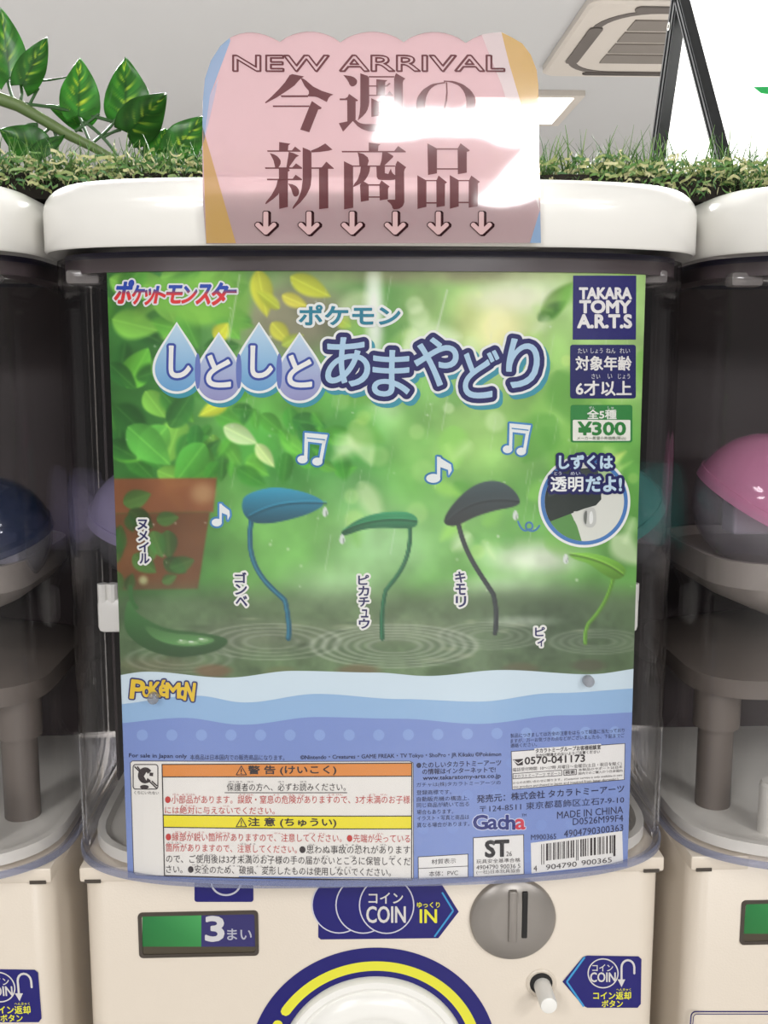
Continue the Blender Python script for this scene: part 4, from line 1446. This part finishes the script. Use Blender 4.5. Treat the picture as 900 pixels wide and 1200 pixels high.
M['cap_clear'] = clear_mat('clear_capsule', (.9, .9, .92), (.6, .6, .64), .10, .04)
for k, c, a in (('purple', (204, 194, 232), .5), ('teal', (104, 196, 188), .5), ('blue', (60, 78, 120), .22), ('pink', (232, 160, 196), .5)):
    M['cap_'+k] = capsule_mats(k+'_capsule', c, a)
M['insert'] = mat('folded_leaflet', (214, 206, 214), .6)


def capsule(u, v, Y, r, colour, tilt, label, rest=None):
    c = P1(u, v, Y)
    t = thing('toy_capsule', c-[0, 0, r], label, 'capsule', 'toy capsules inside the machines')
    ax = np.array([math.sin(tilt), -.25, math.cos(tilt)]); ax /= np.linalg.norm(ax)
    def half(s, name, m, rr):
        prof = [(rr*math.sin(a), s*rr*math.cos(a)) for a in np.linspace(PI/2, .02, 14)]
        inner = [((rr-.0012)*math.sin(a), s*(rr-.0012)*math.cos(a)) for a in np.linspace(.02, PI/2, 14)]
        MB().lathe(c, ax, prof+inner, 40, False).build(name, m, t, True)
    half(1, 'upper_half', M['cap_'+colour], r); half(-1, 'lower_half', M['cap_clear'], r*.985)
    MB().lathe(c, ax, [(r*.99, -.003), (r*1.025, -.003), (r*1.025, .003), (r*.99, .003)], 40, False).build('seam_ring', M['cap_'+colour], t, True)
    mb = MB(); s = r*.5
    mb.box(c+[-s, -s*.5, -s*.9], c+[s, s*.5, s*.2], .002)
    mb.build('leaflet', M['insert'], t)
    return t


capsule(174, 612, .585, .0335, 'purple', .25, 'purple toy capsule behind the left edge of the poster')
capsule(712, 606, .585, .0335, 'teal', -.5, 'teal toy capsule behind the right edge of the poster')
capsule(893, 588, .560, .0385, 'pink', .45, 'pink and clear toy capsule in the right-hand machine')
capsule(-10, 628, .560, .0325, 'blue', -.2, 'dark blue toy capsule in the left-hand machine')

# ================================================================== THE PINK CARD
def card_map(uv, L):
    W = on_y(uv, .4425); W[:, 1] -= L*0.0001
    return W


def scal(a, b, top, n=9):
    (x0, y0), (x1, y1) = a, b
    return [(x0+(x1-x0)*k/n, y0+(y1-y0)*k/n-(math.sin(PI*k/n)**.75)*top) for k in range(n+1)]


card_out = [(241.5, 285.5), (238, 240), (237, 180), (237.5, 118), (240, 92), (247, 71), (258, 54), (270, 44)]
card_out += bez((274, 42), (298, 31), (328, 49), n=8)+scal((328, 49), (398.7, 49.6), 12.5)[1:]+scal((398.7, 49.6), (473, 49.4), 12.5)[1:]+scal((473, 49.4), (545.8, 50.3), 12.5)[1:]
card_out += bez((545.8, 50.3), (575, 30), (600, 44), n=8)[1:]+[(612, 51), (622, 64), (629, 82), (631, 100), (632, 180), (634, 284.5)]
M['card'] = bpy.data.materials.new('pink_translucent_card'); M['card'].use_nodes = True
nt = M['card'].node_tree; nt.nodes.remove(nt.nodes['Principled BSDF'])
tr_ = nt.nodes.new('ShaderNodeBsdfTransparent'); tr_.inputs[0].default_value = (.97, .88, .89, 1)
df = nt.nodes.new('ShaderNodeBsdfDiffuse'); df.inputs[0].default_value = (*alb((208, 184, 187)), 1)
tl_ = nt.nodes.new('ShaderNodeBsdfTranslucent'); tl_.inputs[0].default_value = (*alb((218, 188, 192)), 1)
gl = nt.nodes.new('ShaderNodeBsdfGlossy'); gl.inputs['Roughness'].default_value = .035
fr_ = nt.nodes.new('ShaderNodeFresnel'); fr_.inputs['IOR'].default_value = 1.5
tc = nt.nodes.new('ShaderNodeTexCoord'); nz = nt.nodes.new('ShaderNodeTexNoise'); nz.inputs['Scale'].default_value = 26; nz.inputs['Detail'].default_value = 1
bp = nt.nodes.new('ShaderNodeBump'); bp.inputs['Strength'].default_value = .24; bp.inputs['Distance'].default_value = .0009
nt.links.new(tc.outputs['Object'], nz.inputs['Vector']); nt.links.new(nz.outputs['Fac'], bp.inputs['Height'])
nt.links.new(bp.outputs['Normal'], gl.inputs['Normal'])
a1, a2, a3 = (nt.nodes.new('ShaderNodeMixShader') for _ in range(3))
a1.inputs[0].default_value = .25; a2.inputs[0].default_value = .66
nt.links.new(df.outputs[0], a1.inputs[1]); nt.links.new(tl_.outputs[0], a1.inputs[2])
nt.links.new(tr_.outputs[0], a2.inputs[1]); nt.links.new(a1.outputs[0], a2.inputs[2])
nt.links.new(fr_.outputs[0], a3.inputs[0]); nt.links.new(a2.outputs[0], a3.inputs[1]); nt.links.new(gl.outputs[0], a3.inputs[2])
nt.links.new(a3.outputs[0], nt.nodes['Material Output'].inputs[0])
M['cardink'] = ink_mat('card_ink', .05, .5, .12)
M['cardtint'] = ink_mat('card_tint', .05, .5, .30)
for k_ in ('cardink', 'cardtint'):           # the same gentle waviness as the sheet they are printed on
    n3 = M[k_].node_tree
    tc3 = n3.nodes.new('ShaderNodeTexCoord'); nz3 = n3.nodes.new('ShaderNodeTexNoise'); nz3.inputs['Scale'].default_value = 26; nz3.inputs['Detail'].default_value = 1
    bp3 = n3.nodes.new('ShaderNodeBump'); bp3.inputs['Strength'].default_value = .24; bp3.inputs['Distance'].default_value = .0009
    n3.links.new(tc3.outputs['Object'], nz3.inputs['Vector']); n3.links.new(nz3.outputs['Fac'], bp3.inputs['Height'])
    n3.links.new(bp3.outputs['Normal'], n3.nodes['Principled BSDF'].inputs['Normal'])

cd = thing('display_card', P1(437, 284, .4425), 'pink scalloped card with dark letters standing against the lid of the middle machine', 'sign')
cp = np.array(card_out); n = len(cp)
Wc = card_map(cp, np.zeros(n)); Wb = Wc.copy(); Wb[:, 1] += .0009
tri = tessellate_polygon([[Vector((x, y, 0)) for x, y in card_out]])
Fc = [tuple(t) for t in tri]+[tuple(n+i for i in t[::-1]) for t in tri]+[(i, (i+1) % n, n+(i+1) % n, n+i) for i in range(n)]
mesh('card_sheet', np.r_[Wc, Wb], Fc, M['card'], cd)
q = Print(card_map); q.poly([(269, 44.5), (270, 48), (246, 112), (238.5, 168), (237.2, 150), (237.7, 118), (240.2, 92), (247.2, 71), (258.2, 54)], (142, 188, 226), 1); q.build('corner_stripe', cd, M['cardtint'])
q = Print(card_map); q.poly([(238.5, 168), (246, 112), (256, 92), (250, 120), (243, 150)], (196, 200, 224), 1); q.build('corner_stripe', cd, M['cardtint'])
q = Print(card_map); q.poly([(237.2, 148), (241.8, 285), (276.5, 285), (238.5, 152)], (212, 172, 96), 1); q.build('corner_stripe', cd, M['cardtint'])
q = Print(card_map); q.poly([(587.5, 37.6), (600, 44), (612, 51), (621.8, 64), (628.8, 82), (630.8, 100), (631.8, 180), (632.8, 236), (631, 232), (613, 130), (597, 76)], (220, 186, 104), 1); q.build('corner_stripe', cd, M['cardtint'])
q = Print(card_map); q.poly([(564, 40), (587.5, 37.6), (597, 76), (613, 130), (631, 232), (632.5, 248), (606, 160), (588, 100)], (232, 222, 222), 1); q.build('corner_stripe', cd, M['cardtint'])
q = Print(card_map); q.poly([(632.8, 246), (633.9, 284.8), (621, 284.8)], (142, 182, 222), 1); q.build('corner_stripe', cd, M['cardtint'])
BR = (104, 58, 62)
q = Print(card_map)
G = [((305, 80), ([(355, 65), (515, 97), (470, 125), (400, 205), (300, 275), (200, 340), (65, 412), (55, 402), (130, 335), (220, 245), (290, 165)],
     [(470, 110), (520, 130), (620, 215), (720, 265), (860, 310), (810, 330), (780, 398), (660, 335), (550, 330), (580, 280), (520, 210)],
     [(235, 318), (560, 318), (560, 340), (250, 340)], [(148, 437), (575, 437), (575, 455), (148, 455)],
     [(605, 385), (720, 462), (710, 480), (680, 485), (575, 752), (468, 720), (575, 450)])),
     ((395, 80), ([(72, 80), (180, 95), (225, 125), (240, 160), (220, 200), (180, 218), (150, 205), (130, 150)],
     [(30, 355), (115, 355), (140, 300), (245, 375), (240, 388), (218, 388), (218, 600), (120, 628), (118, 375), (30, 375)],
     [(20, 645), (130, 622), (215, 595), (240, 630), (290, 650), (340, 655), (820, 655), (815, 670), (790, 680), (772, 742), (380, 742), (300, 720), (240, 680), (185, 620), (70, 745)],
     [(272, 60), (375, 95), (378, 420), (350, 510), (300, 565), (240, 615), (262, 540), (272, 440)], [(370, 93), (670, 93), (670, 110), (370, 110)],
     [(668, 110), (690, 58), (800, 122), (770, 150), (775, 590), (740, 625), (690, 635), (655, 630), (640, 570), (600, 555), (600, 548), (668, 552)],
     [(460, 130), (590, 142), (565, 165), (560, 320), (460, 320)], [(375, 203), (575, 203), (610, 172), (630, 180), (590, 217), (375, 217)],
     [(375, 312), (580, 312), (615, 268), (655, 312), (655, 326), (375, 326)], [(400, 352), (490, 392), (490, 560), (402, 572)],
     [(490, 390), (560, 390), (560, 405), (490, 405)], [(550, 400), (570, 352), (630, 400), (632, 550), (550, 555)], [(490, 515), (550, 515), (550, 530), (490, 530)])),
     ((480, 80), ([(418, 160), (260, 185), (150, 255), (90, 340), (72, 430), (90, 530), (140, 620), (200, 662), (255, 678), (310, 655), (370, 585), (410, 500), (440, 380), (446, 280), (440, 165), (424, 165), (428, 280), (418, 380), (385, 520), (345, 600), (295, 650), (250, 655), (215, 610), (190, 520), (182, 420), (195, 330), (240, 245), (310, 195), (418, 176)],
     [(400, 145), (520, 150), (630, 190), (720, 260), (775, 350), (775, 430), (740, 540), (660, 620), (570, 680), (435, 715), (435, 700), (540, 650), (620, 570), (660, 470), (665, 370), (640, 280), (580, 205), (480, 165), (400, 160)])),
     ((305, 165), ([(222, 15), (355, 35), (330, 55), (325, 115), (220, 115)], [(80, 113), (370, 113), (408, 68), (475, 120), (475, 130), (85, 130)],
     [(112, 145), (180, 165), (230, 210), (245, 255), (225, 300), (210, 315), (175, 315), (155, 230)], [(335, 130), (390, 145), (455, 175), (420, 195), (345, 300), (340, 318), (305, 318)],
     [(55, 312), (375, 312), (420, 265), (490, 315), (490, 330), (60, 330)], [(218, 325), (330, 325), (348, 350), (325, 365), (325, 775), (222, 800)],
     [(78, 445), (380, 445), (415, 398), (490, 450), (490, 463), (80, 463)], [(205, 455), (225, 455), (225, 620), (150, 685), (65, 745), (58, 728), (130, 640), (190, 530)],
     [(325, 500), (400, 515), (445, 555), (460, 600), (445, 645), (410, 660), (385, 640), (360, 560)],
     [(497, 78), (600, 120), (602, 420), (590, 540), (540, 640), (470, 725), (385, 800), (375, 785), (440, 690), (480, 590), (497, 460)],
     [(590, 118), (680, 80), (762, 32), (848, 105), (800, 118), (700, 132), (600, 138)], [(600, 312), (720, 312), (775, 245), (862, 322), (862, 330), (600, 330)],
     [(688, 320), (795, 320), (798, 790), (690, 803)])),
     ((395, 165), ([(370, 22), (510, 40), (485, 60), (480, 122), (372, 122)], [(52, 120), (670, 120), (715, 62), (805, 125), (805, 137), (60, 137)],
     [(240, 137), (310, 155), (360, 195), (372, 235), (355, 295), (262, 295), (255, 200)], [(530, 137), (590, 137), (660, 178), (655, 195), (550, 295), (500, 295), (520, 230)],
     [(185, 290), (680, 290), (680, 305), (185, 305)], [(80, 240), (188, 292), (190, 785), (82, 805)],
     [(680, 290), (708, 235), (810, 310), (785, 345), (788, 740), (750, 790), (690, 805), (650, 800), (640, 750), (585, 705), (590, 690), (680, 690)],
     [(278, 300), (388, 300), (380, 370), (340, 450), (300, 490), (190, 545), (192, 515), (240, 460), (270, 370)],
     [(460, 300), (560, 300), (560, 380), (600, 390), (630, 325), (645, 380), (690, 410), (690, 450), (650, 462), (500, 462), (465, 440)],
     [(268, 520), (300, 470), (370, 510), (372, 700), (278, 717)], [(365, 510), (500, 510), (500, 527), (365, 527)], [(495, 510), (520, 465), (615, 535), (598, 560), (598, 685), (500, 700)], [(372, 652), (500, 652), (500, 668), (372, 668)])),
     ((480, 165), ([(208, 30), (320, 90), (320, 383), (215, 402)], [(315, 88), (570, 88), (570, 106), (315, 106)], [(562, 92), (597, 30), (705, 112), (695, 125), (670, 130), (670, 375), (565, 393)], [(320, 323), (565, 323), (565, 338), (320, 338)],
     [(90, 405), (197, 465), (197, 775), (92, 800)], [(190, 460), (320, 460), (320, 475), (190, 475)], [(312, 470), (338, 408), (440, 488), (415, 505), (413, 765), (314, 780)], [(195, 720), (315, 720), (315, 737), (195, 737)],
     [(470, 403), (575, 462), (575, 770), (472, 797)], [(570, 460), (700, 460), (700, 475), (570, 475)], [(692, 470), (722, 408), (825, 482), (800, 500), (798, 768), (692, 785)], [(575, 715), (695, 715), (695, 732), (575, 732)]))]
for gi, ((ox, oy), polys) in enumerate(G):
    for i, pl_ in enumerate(polys):
        pts = [(ox+x*.1, oy+y*.1) for x, y in pl_]
        if len(pts) > 7:
            cut = []
            for k in range(len(pts)):       # ease only blunt corners
                a, b, c_ = np.array(pts[k-1]), np.array(pts[k]), np.array(pts[(k+1) % len(pts)])
                d1, d2 = (b-a)/np.hypot(*(b-a)), (c_-b)/np.hypot(*(c_-b))
                cut += [tuple(b-d1*min(2., np.hypot(*(b-a))*.3)), tuple(b+d2*min(2., np.hypot(*(c_-b))*.3))] if 0.3 < d1 @ d2 < .97 else [tuple(b)]
            pts = cut
        q.poly(pts, BR, 2+i*.02)
q.build('headline_characters', cd, M['cardink'], 'large dark brown characters')
q = Print(card_map)
V_, F_ = glyphs('NEW ARRIVAL', .0, 4)
for x_off, y_off, wd in ((1.1, .7, .8), (0, 0, .62)):
    q.text('NEW ARRIVAL', 273+x_off, 65+y_off, 590+x_off, 83+y_off, None, 2+x_off, 0, out=[(wd, BR, 2+x_off, 0, 0)], res=4, hollow=True)
q.build('small_heading', cd, M['cardink'], 'outlined capital letters')
for cx in (311.5, 362, 412.5, 463, 513.5, 564):
    q = Print(card_map)
    A_ = [(-3.4, -13), (-2, -14.5), (2, -14.5), (3.4, -13), (3.4, 3.2), (8, -1.4), (10.5, -1.6), (12.8, .6), (12.6, 3), (1.6, 13.4), (-1.6, 13.4), (-12.6, 3), (-12.8, .6), (-10.5, -1.6), (-8, -1.4), (-3.4, 3.2)]
    q.line([(cx+x+1.9, 262+y+.5) for x, y in A_], 1.8, (74, 36, 42), 2, True)
    q.poly([(cx+x+1.9, 262+y+.5) for x, y in A_], (74, 36, 42), 2)
    q.poly([(cx+x, 262+y) for x, y in A_], (226, 190, 190), 3)
    q.line([(cx+x, 262+y) for x, y in A_], 1.0, (74, 36, 42), 4, True)
    q.build('arrow', cd, M['cardink'], 'outlined arrow pointing down')

# ================================================================== ARTIFICIAL TURF lying along the lids
Z_T = Z_LIDT+.0075
rg = random.Random(11)
M['turf_back'] = add_noise_tint(mat('turf_backing', (40, 34, 28), .9), 60, .2)
M['blade'] = ink_mat('grass_blades', .45, .3)
YT0, YT1 = .522, .70
mb = MB()
nx = 60; xs_ = np.linspace(XM-.47, XM+.47, nx+1)
sag = lambda x: -.0030*(.5+.5*math.cos(2*PI*(x-XM-.154)/PITCH_M))**6
rings_ = []
for x in xs_:
    e = .004*math.sin(x*37)+.003*math.sin(x*91+1)
    rings_.append([(x, YT0+e+.004, Z_LIDT+.0008), (x, YT1, Z_LIDT+.0008), (x, YT1, Z_T+.0045), (x, YT0+e, Z_T+.0045)])
mb.rings(rings_)
tb = mb.build('turf_backing_mat', M['turf_back'], None, False, loc=[XM, .6, Z_T])
tag(tb, 'black backing mat of the artificial turf lying across the machine lids', 'turf mat', kind='thing')
V, Fc, C = [], [], []


def blade(base, d, h, w, c, curl=0.0, segs=3):
    base = np.array(base); d = np.array(d, float); d /= np.linalg.norm(d)
    side = np.cross(d, [0, 0, 1.0]); side = side/np.linalg.norm(side) if np.linalg.norm(side) > .05 else np.array([1.0, 0, 0])
    side = side*math.cos(curl*3)+np.array([0, 1, 0])*math.sin(curl*3)*.4
    k = len(V); p = base.copy()
    for s in range(segs+1):
        t = s/segs; ww = w*(1-t*.85)/2
        V.append(p-side*ww); V.append(p+side*ww)
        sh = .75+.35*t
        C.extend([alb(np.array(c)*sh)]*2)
        d = d+np.array([rg.uniform(-.2, .2), rg.uniform(-.2, .2), -curl*(.3+t)]); d /= np.linalg.norm(d)
        p = p+d*h/segs
    for s in range(segs):
        Fc.append((k+2*s, k+2*s+1, k+2*s+3, k+2*s+2))


GREENS = [(92, 134, 66), (112, 150, 82), (72, 114, 56), (140, 168, 104), (82, 126, 76), (104, 142, 72)]
for i in range(6400):
    x = rg.uniform(XM-.44, XM+.46); y = YT0+.003+(YT1-YT0-.01)*rg.random()**1.8
    right = x > .03
    h = rg.uniform(.012, .023)*(1.2 if right else .95)
    if right and rg.random() < .12:
        h = rg.uniform(.019, .029)
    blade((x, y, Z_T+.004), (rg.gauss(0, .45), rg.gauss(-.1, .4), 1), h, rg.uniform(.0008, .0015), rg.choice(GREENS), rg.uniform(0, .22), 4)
for i in range(2000):        # blades leaning out over the front edge
    x = rg.uniform(XM-.44, XM+.46); y = YT0+rg.uniform(-.002, .010)
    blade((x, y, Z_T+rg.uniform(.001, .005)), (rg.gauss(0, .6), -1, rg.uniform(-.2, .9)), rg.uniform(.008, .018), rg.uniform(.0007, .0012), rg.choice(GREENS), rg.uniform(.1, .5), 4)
CURLY = [(196, 194, 140), (212, 208, 160), (172, 176, 118), (150, 164, 100)]
for i in range(6500):       # curly straw-coloured thatch
    x = rg.uniform(XM-.44, XM+.46); y = YT0+(rg.uniform(-.008, .004) if rg.random() < .4 else rg.uniform(0, .05))
    k0 = len(V); p = np.array([x, y, Z_T+rg.uniform(-.004 if y < YT0+.002 else .002, .013)]); a = rg.uniform(0, 2*PI); d = np.array([math.cos(a), math.sin(a)*.6, rg.uniform(-.1, .5)])
    c = rg.choice(CURLY if rg.random() < .48 else GREENS); n_ = 6; st_ = rg.uniform(.0011, .0019); w_ = rg.uniform(.0004, .0008)
    for s in range(n_):
        V.append(p+np.array([0, 0, w_])); V.append(p-np.array([0, .3*w_, w_])); C.extend([alb(c)]*2)
        d = d+np.array([rg.uniform(-1, 1), rg.uniform(-1, 1)*.7, rg.uniform(-.8, .6)]); d /= np.linalg.norm(d); p = p+d*st_
        p[2] = max(p[2], Z_T+.0015) if p[1] > YT0 else max(p[2], Z_T-.009)
    for s in range(n_-1):
        Fc.append((k0+2*s, k0+2*s+1, k0+2*s+3, k0+2*s+2))
tf = mesh('turf_grass', V, Fc, M['blade'], None, loc=[XM, .6, Z_T], cols=np.array(C))
tag(tf, 'green artificial grass with straw-coloured thatch along the machine tops', 'artificial grass', kind='stuff')

# ================================================================== ARTIFICIAL VINE on the turf
M['leaf'] = ink_mat('leaf_print', .28, .45)
nt = M['leaf'].node_tree; b_ = nt.nodes['Principled BSDF']
tlu = nt.nodes.new('ShaderNodeBsdfTranslucent'); at_ = [n_ for n_ in nt.nodes if n_.type == 'ATTRIBUTE'][0]
nt.links.new(at_.outputs['Color'], tlu.inputs[0]); mxs = nt.nodes.new('ShaderNodeMixShader'); mxs.inputs[0].default_value = .3
nt.links.new(b_.outputs[0], mxs.inputs[1]); nt.links.new(tlu.outputs[0], mxs.inputs[2]); nt.links.new(mxs.outputs[0], nt.nodes['Material Output'].inputs[0])
M['stem'] = add_noise_tint(mat('vine_stem', (104, 124, 74), .5), 60, .15)
M['petiole'] = add_noise_tint(mat('vine_petiole', (52, 92, 44), .45), 60, .15)
YV = .585
vine = thing('artificial_vine', P1(150, 190, YV), 'artificial vine with variegated heart-shaped leaves lying on the turf at the left', 'plant')


def sm01(t):
    t = max(0.0, min(1.0, t)); return t*t*(3-2*t)


def leaf(bu, bv, tu, tv, wpx, Y0, Y1, tone=1.0, roll=0.0, seed=0, bright=.5):
    """heart-shaped leaf from base pixel to tip pixel, its depth running Y0 to Y1"""
    r = random.Random(seed); A, T = P1(bu, bv, Y0), P1(tu, tv, Y1)
    d = T-A; L = np.linalg.norm(d); d /= L
    view = np.array([0, 1.0, .0]); side = np.cross(d, view); side /= np.linalg.norm(side); nr = np.cross(side, d)
    side = side*math.cos(roll)+nr*math.sin(roll); nr = np.cross(side, d)
    w = wpx/1200*Y0/2
    NU_, NV_ = 40, 24; V, C, Fc = [], [], []
    ph = [r.uniform(0, 6) for _ in range(6)]
    for i in range(NU_+1):
        s = i/NU_
        wid = w*(math.sin(PI*min(1, (s*.93+.07))**.62)**.85) if s < 1 else 0
        wid = max(wid, 0)
        for j in range(NV_+1):
            q_ = j/NV_*2-1
            notch = -.13*L*(1-s)**3*(abs(q_)**1.2) if s < .4 else 0
            cup = .18*w*q_*q_+.05*w*math.sin(s*9+ph[0])*abs(q_)
            arch = -.10*L*s*s
            V.append(A+d*(s*L+notch)+side*q_*wid+nr*(cup+arch))
            g_ = s-.30*abs(q_)                       # streaks follow the side veins
            mid = math.exp(-(q_/.07)**2)
            f = math.sin(g_*34+ph[1]+(2 if q_ > 0 else 0))+.7*math.sin(g_*61+ph[2])+.6*math.sin(q_*7+s*9+ph[3])
            pat = sm01((f-.35)*1.2)*math.exp(-(abs(q_)/.42)**2)*bright*1.5*(1 if .12 < s < .95 else 0)
            pat = min(1, max(0, pat))
            cc = np.array((66, 132, 52))*tone*(1+.12*math.sin(abs(q_)*7-s*14+ph[5]))
            cc = cc*(1-pat)+np.array((190, 208, 70))*pat*min(1.1, tone+.2)+0
            dk = max(mid, .5*sm01(math.cos(g_*38)*4-3)*(abs(q_) < .8))*.5*(1 if s < .8 else 0)
            cc = cc*(1-dk)+np.array((26, 62, 30))*dk
            C.append(alb(np.clip(cc, 0, 255)))
    for i in range(NU_):
        for j in range(NV_):
            a = i*(NV_+1)+j; Fc.append((a, a+1, a+NV_+2, a+NV_+1))
    # thin but with a back: second skin a third of a millimetre behind
    n_ = len(V); Vb = [np.array(v)-nr*.0003 for v in V]
    Fc += [(n_+f[3], n_+f[2], n_+f[1], n_+f[0]) for f in Fc]
    bd = list(range(NV_+1))+[i*(NV_+1)+NV_ for i in range(1, NU_+1)]+[NU_*(NV_+1)+j for j in range(NV_-1, -1, -1)]+[i*(NV_+1) for i in range(NU_-1, 0, -1)]
    Fc += [(a, n_+a, n_+b2, b2) for a, b2 in zip(bd, bd[1:]+bd[:1])]
    mesh('leaf', V+Vb, Fc, M['leaf'], vine, True, cols=np.array(C+C))


leaf(12, 92, 4, 12, 42, YV, YV+.004, 1.05, .1, 1, .5)
leaf(26, 100, 56, 43, 32, YV-.004, YV-.010, .92, -.35, 2, .6)
leaf(9, 86, -14, 44, 34, YV+.006, YV+.004, .8, .1, 14, .3)
leaf(13, 95, 81, 97, 9, YV+.01, YV+.012, .7, 1.1, 3, .1)
leaf(92, 136, 95, 68, 46, YV, YV-.006, 1.12, .05, 4, 1.0)
leaf(147, 138, 149, 68, 54, YV+.004, YV+.002, 1.0, .15, 5, .6)
leaf(150, 156, 196, 109, 47, YV-.010, YV-.022, .78, -.25, 6, .55)
leaf(181, 190, 196, 150, 36, YV-.004, YV-.010, 1.0, .2, 7, .5)
leaf(203, 180, 240, 136, 42, YV-.010, YV-.012, .95, -.15, 8, .7)
leaf(48, 176, 0, 152, 42, YV-.005, YV-.006, .85, .1, 9, .3)
leaf(94, 146, 57, 122, 20, YV+.01, YV+.012, .95, .5, 10, .2)
leaf(211, 193, 190, 180, 20, YV-.012, YV-.014, .85, .2, 11, .6)
leaf(222, 203, 240, 184, 24, YV-.012, YV-.014, .8, .2, 12, .3)
leaf(38, 180, 78, 160, 22, YV-.008, YV-.010, .8, .3, 13, .2)
stem = [P1(u, v, YV+dy) for u, v, dy in ((-30, 108, 0), (0, 116, 0), (22, 124, 0), (50, 140, 0), (80, 158, 0), (108, 172, -.002), (135, 187, -.004), (165, 200, -.006))]
MB().tube(stem, [.0036, .0035, .0033, .003, .0028, .0025, .002, .0016], 12).build('stem', M['stem'], vine, True)
pet = [((18, 121), (10, 105), (9, 90)), ((22, 124), (28, 112), (24, 97)), ((35, 122), (42, 108), (45, 103)), ((30, 122), (80, 126), (140, 145)), ((62, 150), (70, 166), (64, 178)), ((43, 145), (42, 165), (48, 182)),
       ((104, 163), (98, 148), (92, 134)), ((88, 154), (108, 140), (116, 133)), ((110, 166), (128, 152), (136, 140)), ((140, 186), (122, 158), (98, 142)), ((168, 186), (170, 165), (168, 152)), ((172, 190), (160, 168), (150, 152)),
       ((120, 162), (130, 154), (142, 152)), ((24, 152), (32, 144), (44, 146)), ((30, 168), (46, 162), (58, 150)), ((150, 172), (156, 164), (150, 158)), ((182, 190), (195, 182), (206, 178)), ((160, 195), (176, 186), (182, 188))]
for a_, b2, c_ in pet:
    MB().tube([np.array(P1(x, y, YV+.001)) for x, y in bez(a_, b2, c_, n=9)], .0009, 6).build('petiole', M['petiole'], vine, True)

# ================================================================== BLACK-FRAMED A-BOARD with blank white faces
M['board'] = mat('white_glow_board', (250, 250, 248), .5, emit=(255, 255, 252), estr=1.1)  # glow added to the white so both faces read fully bright
M['green_ink'] = mat('green_marking', (40, 190, 96), .5)
hinge = P1(791, -8, .80); xa = hinge[0]
zf = Z_T+.0045


def foot(u_t):
    """depth at which the line x = xa, z = zf shows at column u_t"""
    best = min(np.linspace(.5, 1.3, 4000), key=lambda y: abs(450+F_PX*(np.array([xa, y, zf]) @ _rt)/(np.array([xa, y, zf]) @ _fw)-u_t))
    return float(best)


yf_, yr_ = foot(858), foot(748)
ab = thing('display_board', (xa+.2, .8, zf), 'black-framed folding board with bright blank white faces behind the turf at upper right', 'sign board')
BWD = .42


def board_panel(y_foot, name, thick, bar):
    top, bot = np.array([hinge[1], hinge[2]]), np.array([y_foot, zf])
    dirv = (bot-top)/np.hypot(*(bot-top)); nrm = np.array([-dirv[1], dirv[0]])
    if nrm[0] > 0:
        nrm = -nrm
    L = np.hypot(*(bot-top))
    def pt(x, s, k):
        q2 = top+dirv*s+nrm*k; return (x, q2[0], q2[1])
    def bx(x0, x1, s0, s1, k0, k1):
        return [pt(x, s, k) for x, s, k in ((x0, s0, k0), (x1, s0, k0), (x1, s1, k0), (x0, s1, k0), (x0, s0, k1), (x1, s0, k1), (x1, s1, k1), (x0, s1, k1))]
    FB = [(0, 1, 2, 3), (7, 6, 5, 4), (0, 4, 5, 1), (1, 5, 6, 2), (2, 6, 7, 3), (3, 7, 4, 0)]
    f = MB()
    for q4 in ((xa, xa+bar, 0, L), (xa+BWD-bar, xa+BWD, 0, L), (xa, xa+BWD, 0, bar*.8), (xa, xa+BWD, L-bar, L)):
        f.add(bx(q4[0], q4[1], q4[2], q4[3], -thick/2, thick/2), FB)
    for k in (-.25, .25):
        f.add(bx(xa-.0008, xa, 0, L, thick*(k-.1), thick*(k+.1)), FB)
    fo = f.build(name+'_frame', M['black'], ab)
    MB().add(bx(xa+bar*.9, xa+BWD-bar*.9, bar*.6, L-bar*.9, -thick*.25, thick*.25), FB).build(name+'_face', M['board'], fo)
    return pt, thick, bar


pt, th, bar = board_panel(yf_, 'front', .009, .0075)
board_panel(yr_, 'rear', .016, .0085)
# green mark on the front face
def shows(p):
    p = np.array(p); return 450+F_PX*(p @ _rt)/(p @ _fw), 600-F_PX*(p @ _up)/(p @ _fw)


def rear_end(v, k):
    t = min(np.linspace(0, .4, 800), key=lambda q: abs(shows((xa, hinge[1]+(yr_-hinge[1])*q, hinge[2]+(zf-hinge[2])*q))[1]-v))
    return np.array([xa-.001, hinge[1]+(yr_-hinge[1])*t, hinge[2]+(zf-hinge[2])*t])


MB().lathe(rear_end(31, 0), (-1, 0, 0), [(.0030, 0), (.0030, .0006), (.0018, .0006), (.0018, 0)], 24, False).build('screw_ring', M['white'], ab, True)
s_ = min(np.linspace(0, .25, 500), key=lambda t: abs(shows(pt(xa+.08, t, th*.26))[1]-103))
x_ = min(np.linspace(xa, xa+.3, 800), key=lambda x: abs(shows(pt(x, s_, th*.26))[0]-883))
base_ = [(0, 0), (.06, -.003), (.06, .016), (.004, .006)]
MB().rings([[pt(x_+a, s_+b2-.0, th*.26+k) for a, b2 in base_] for k in (0, .0004)]).build('green_mark', M['green_ink'], ab)
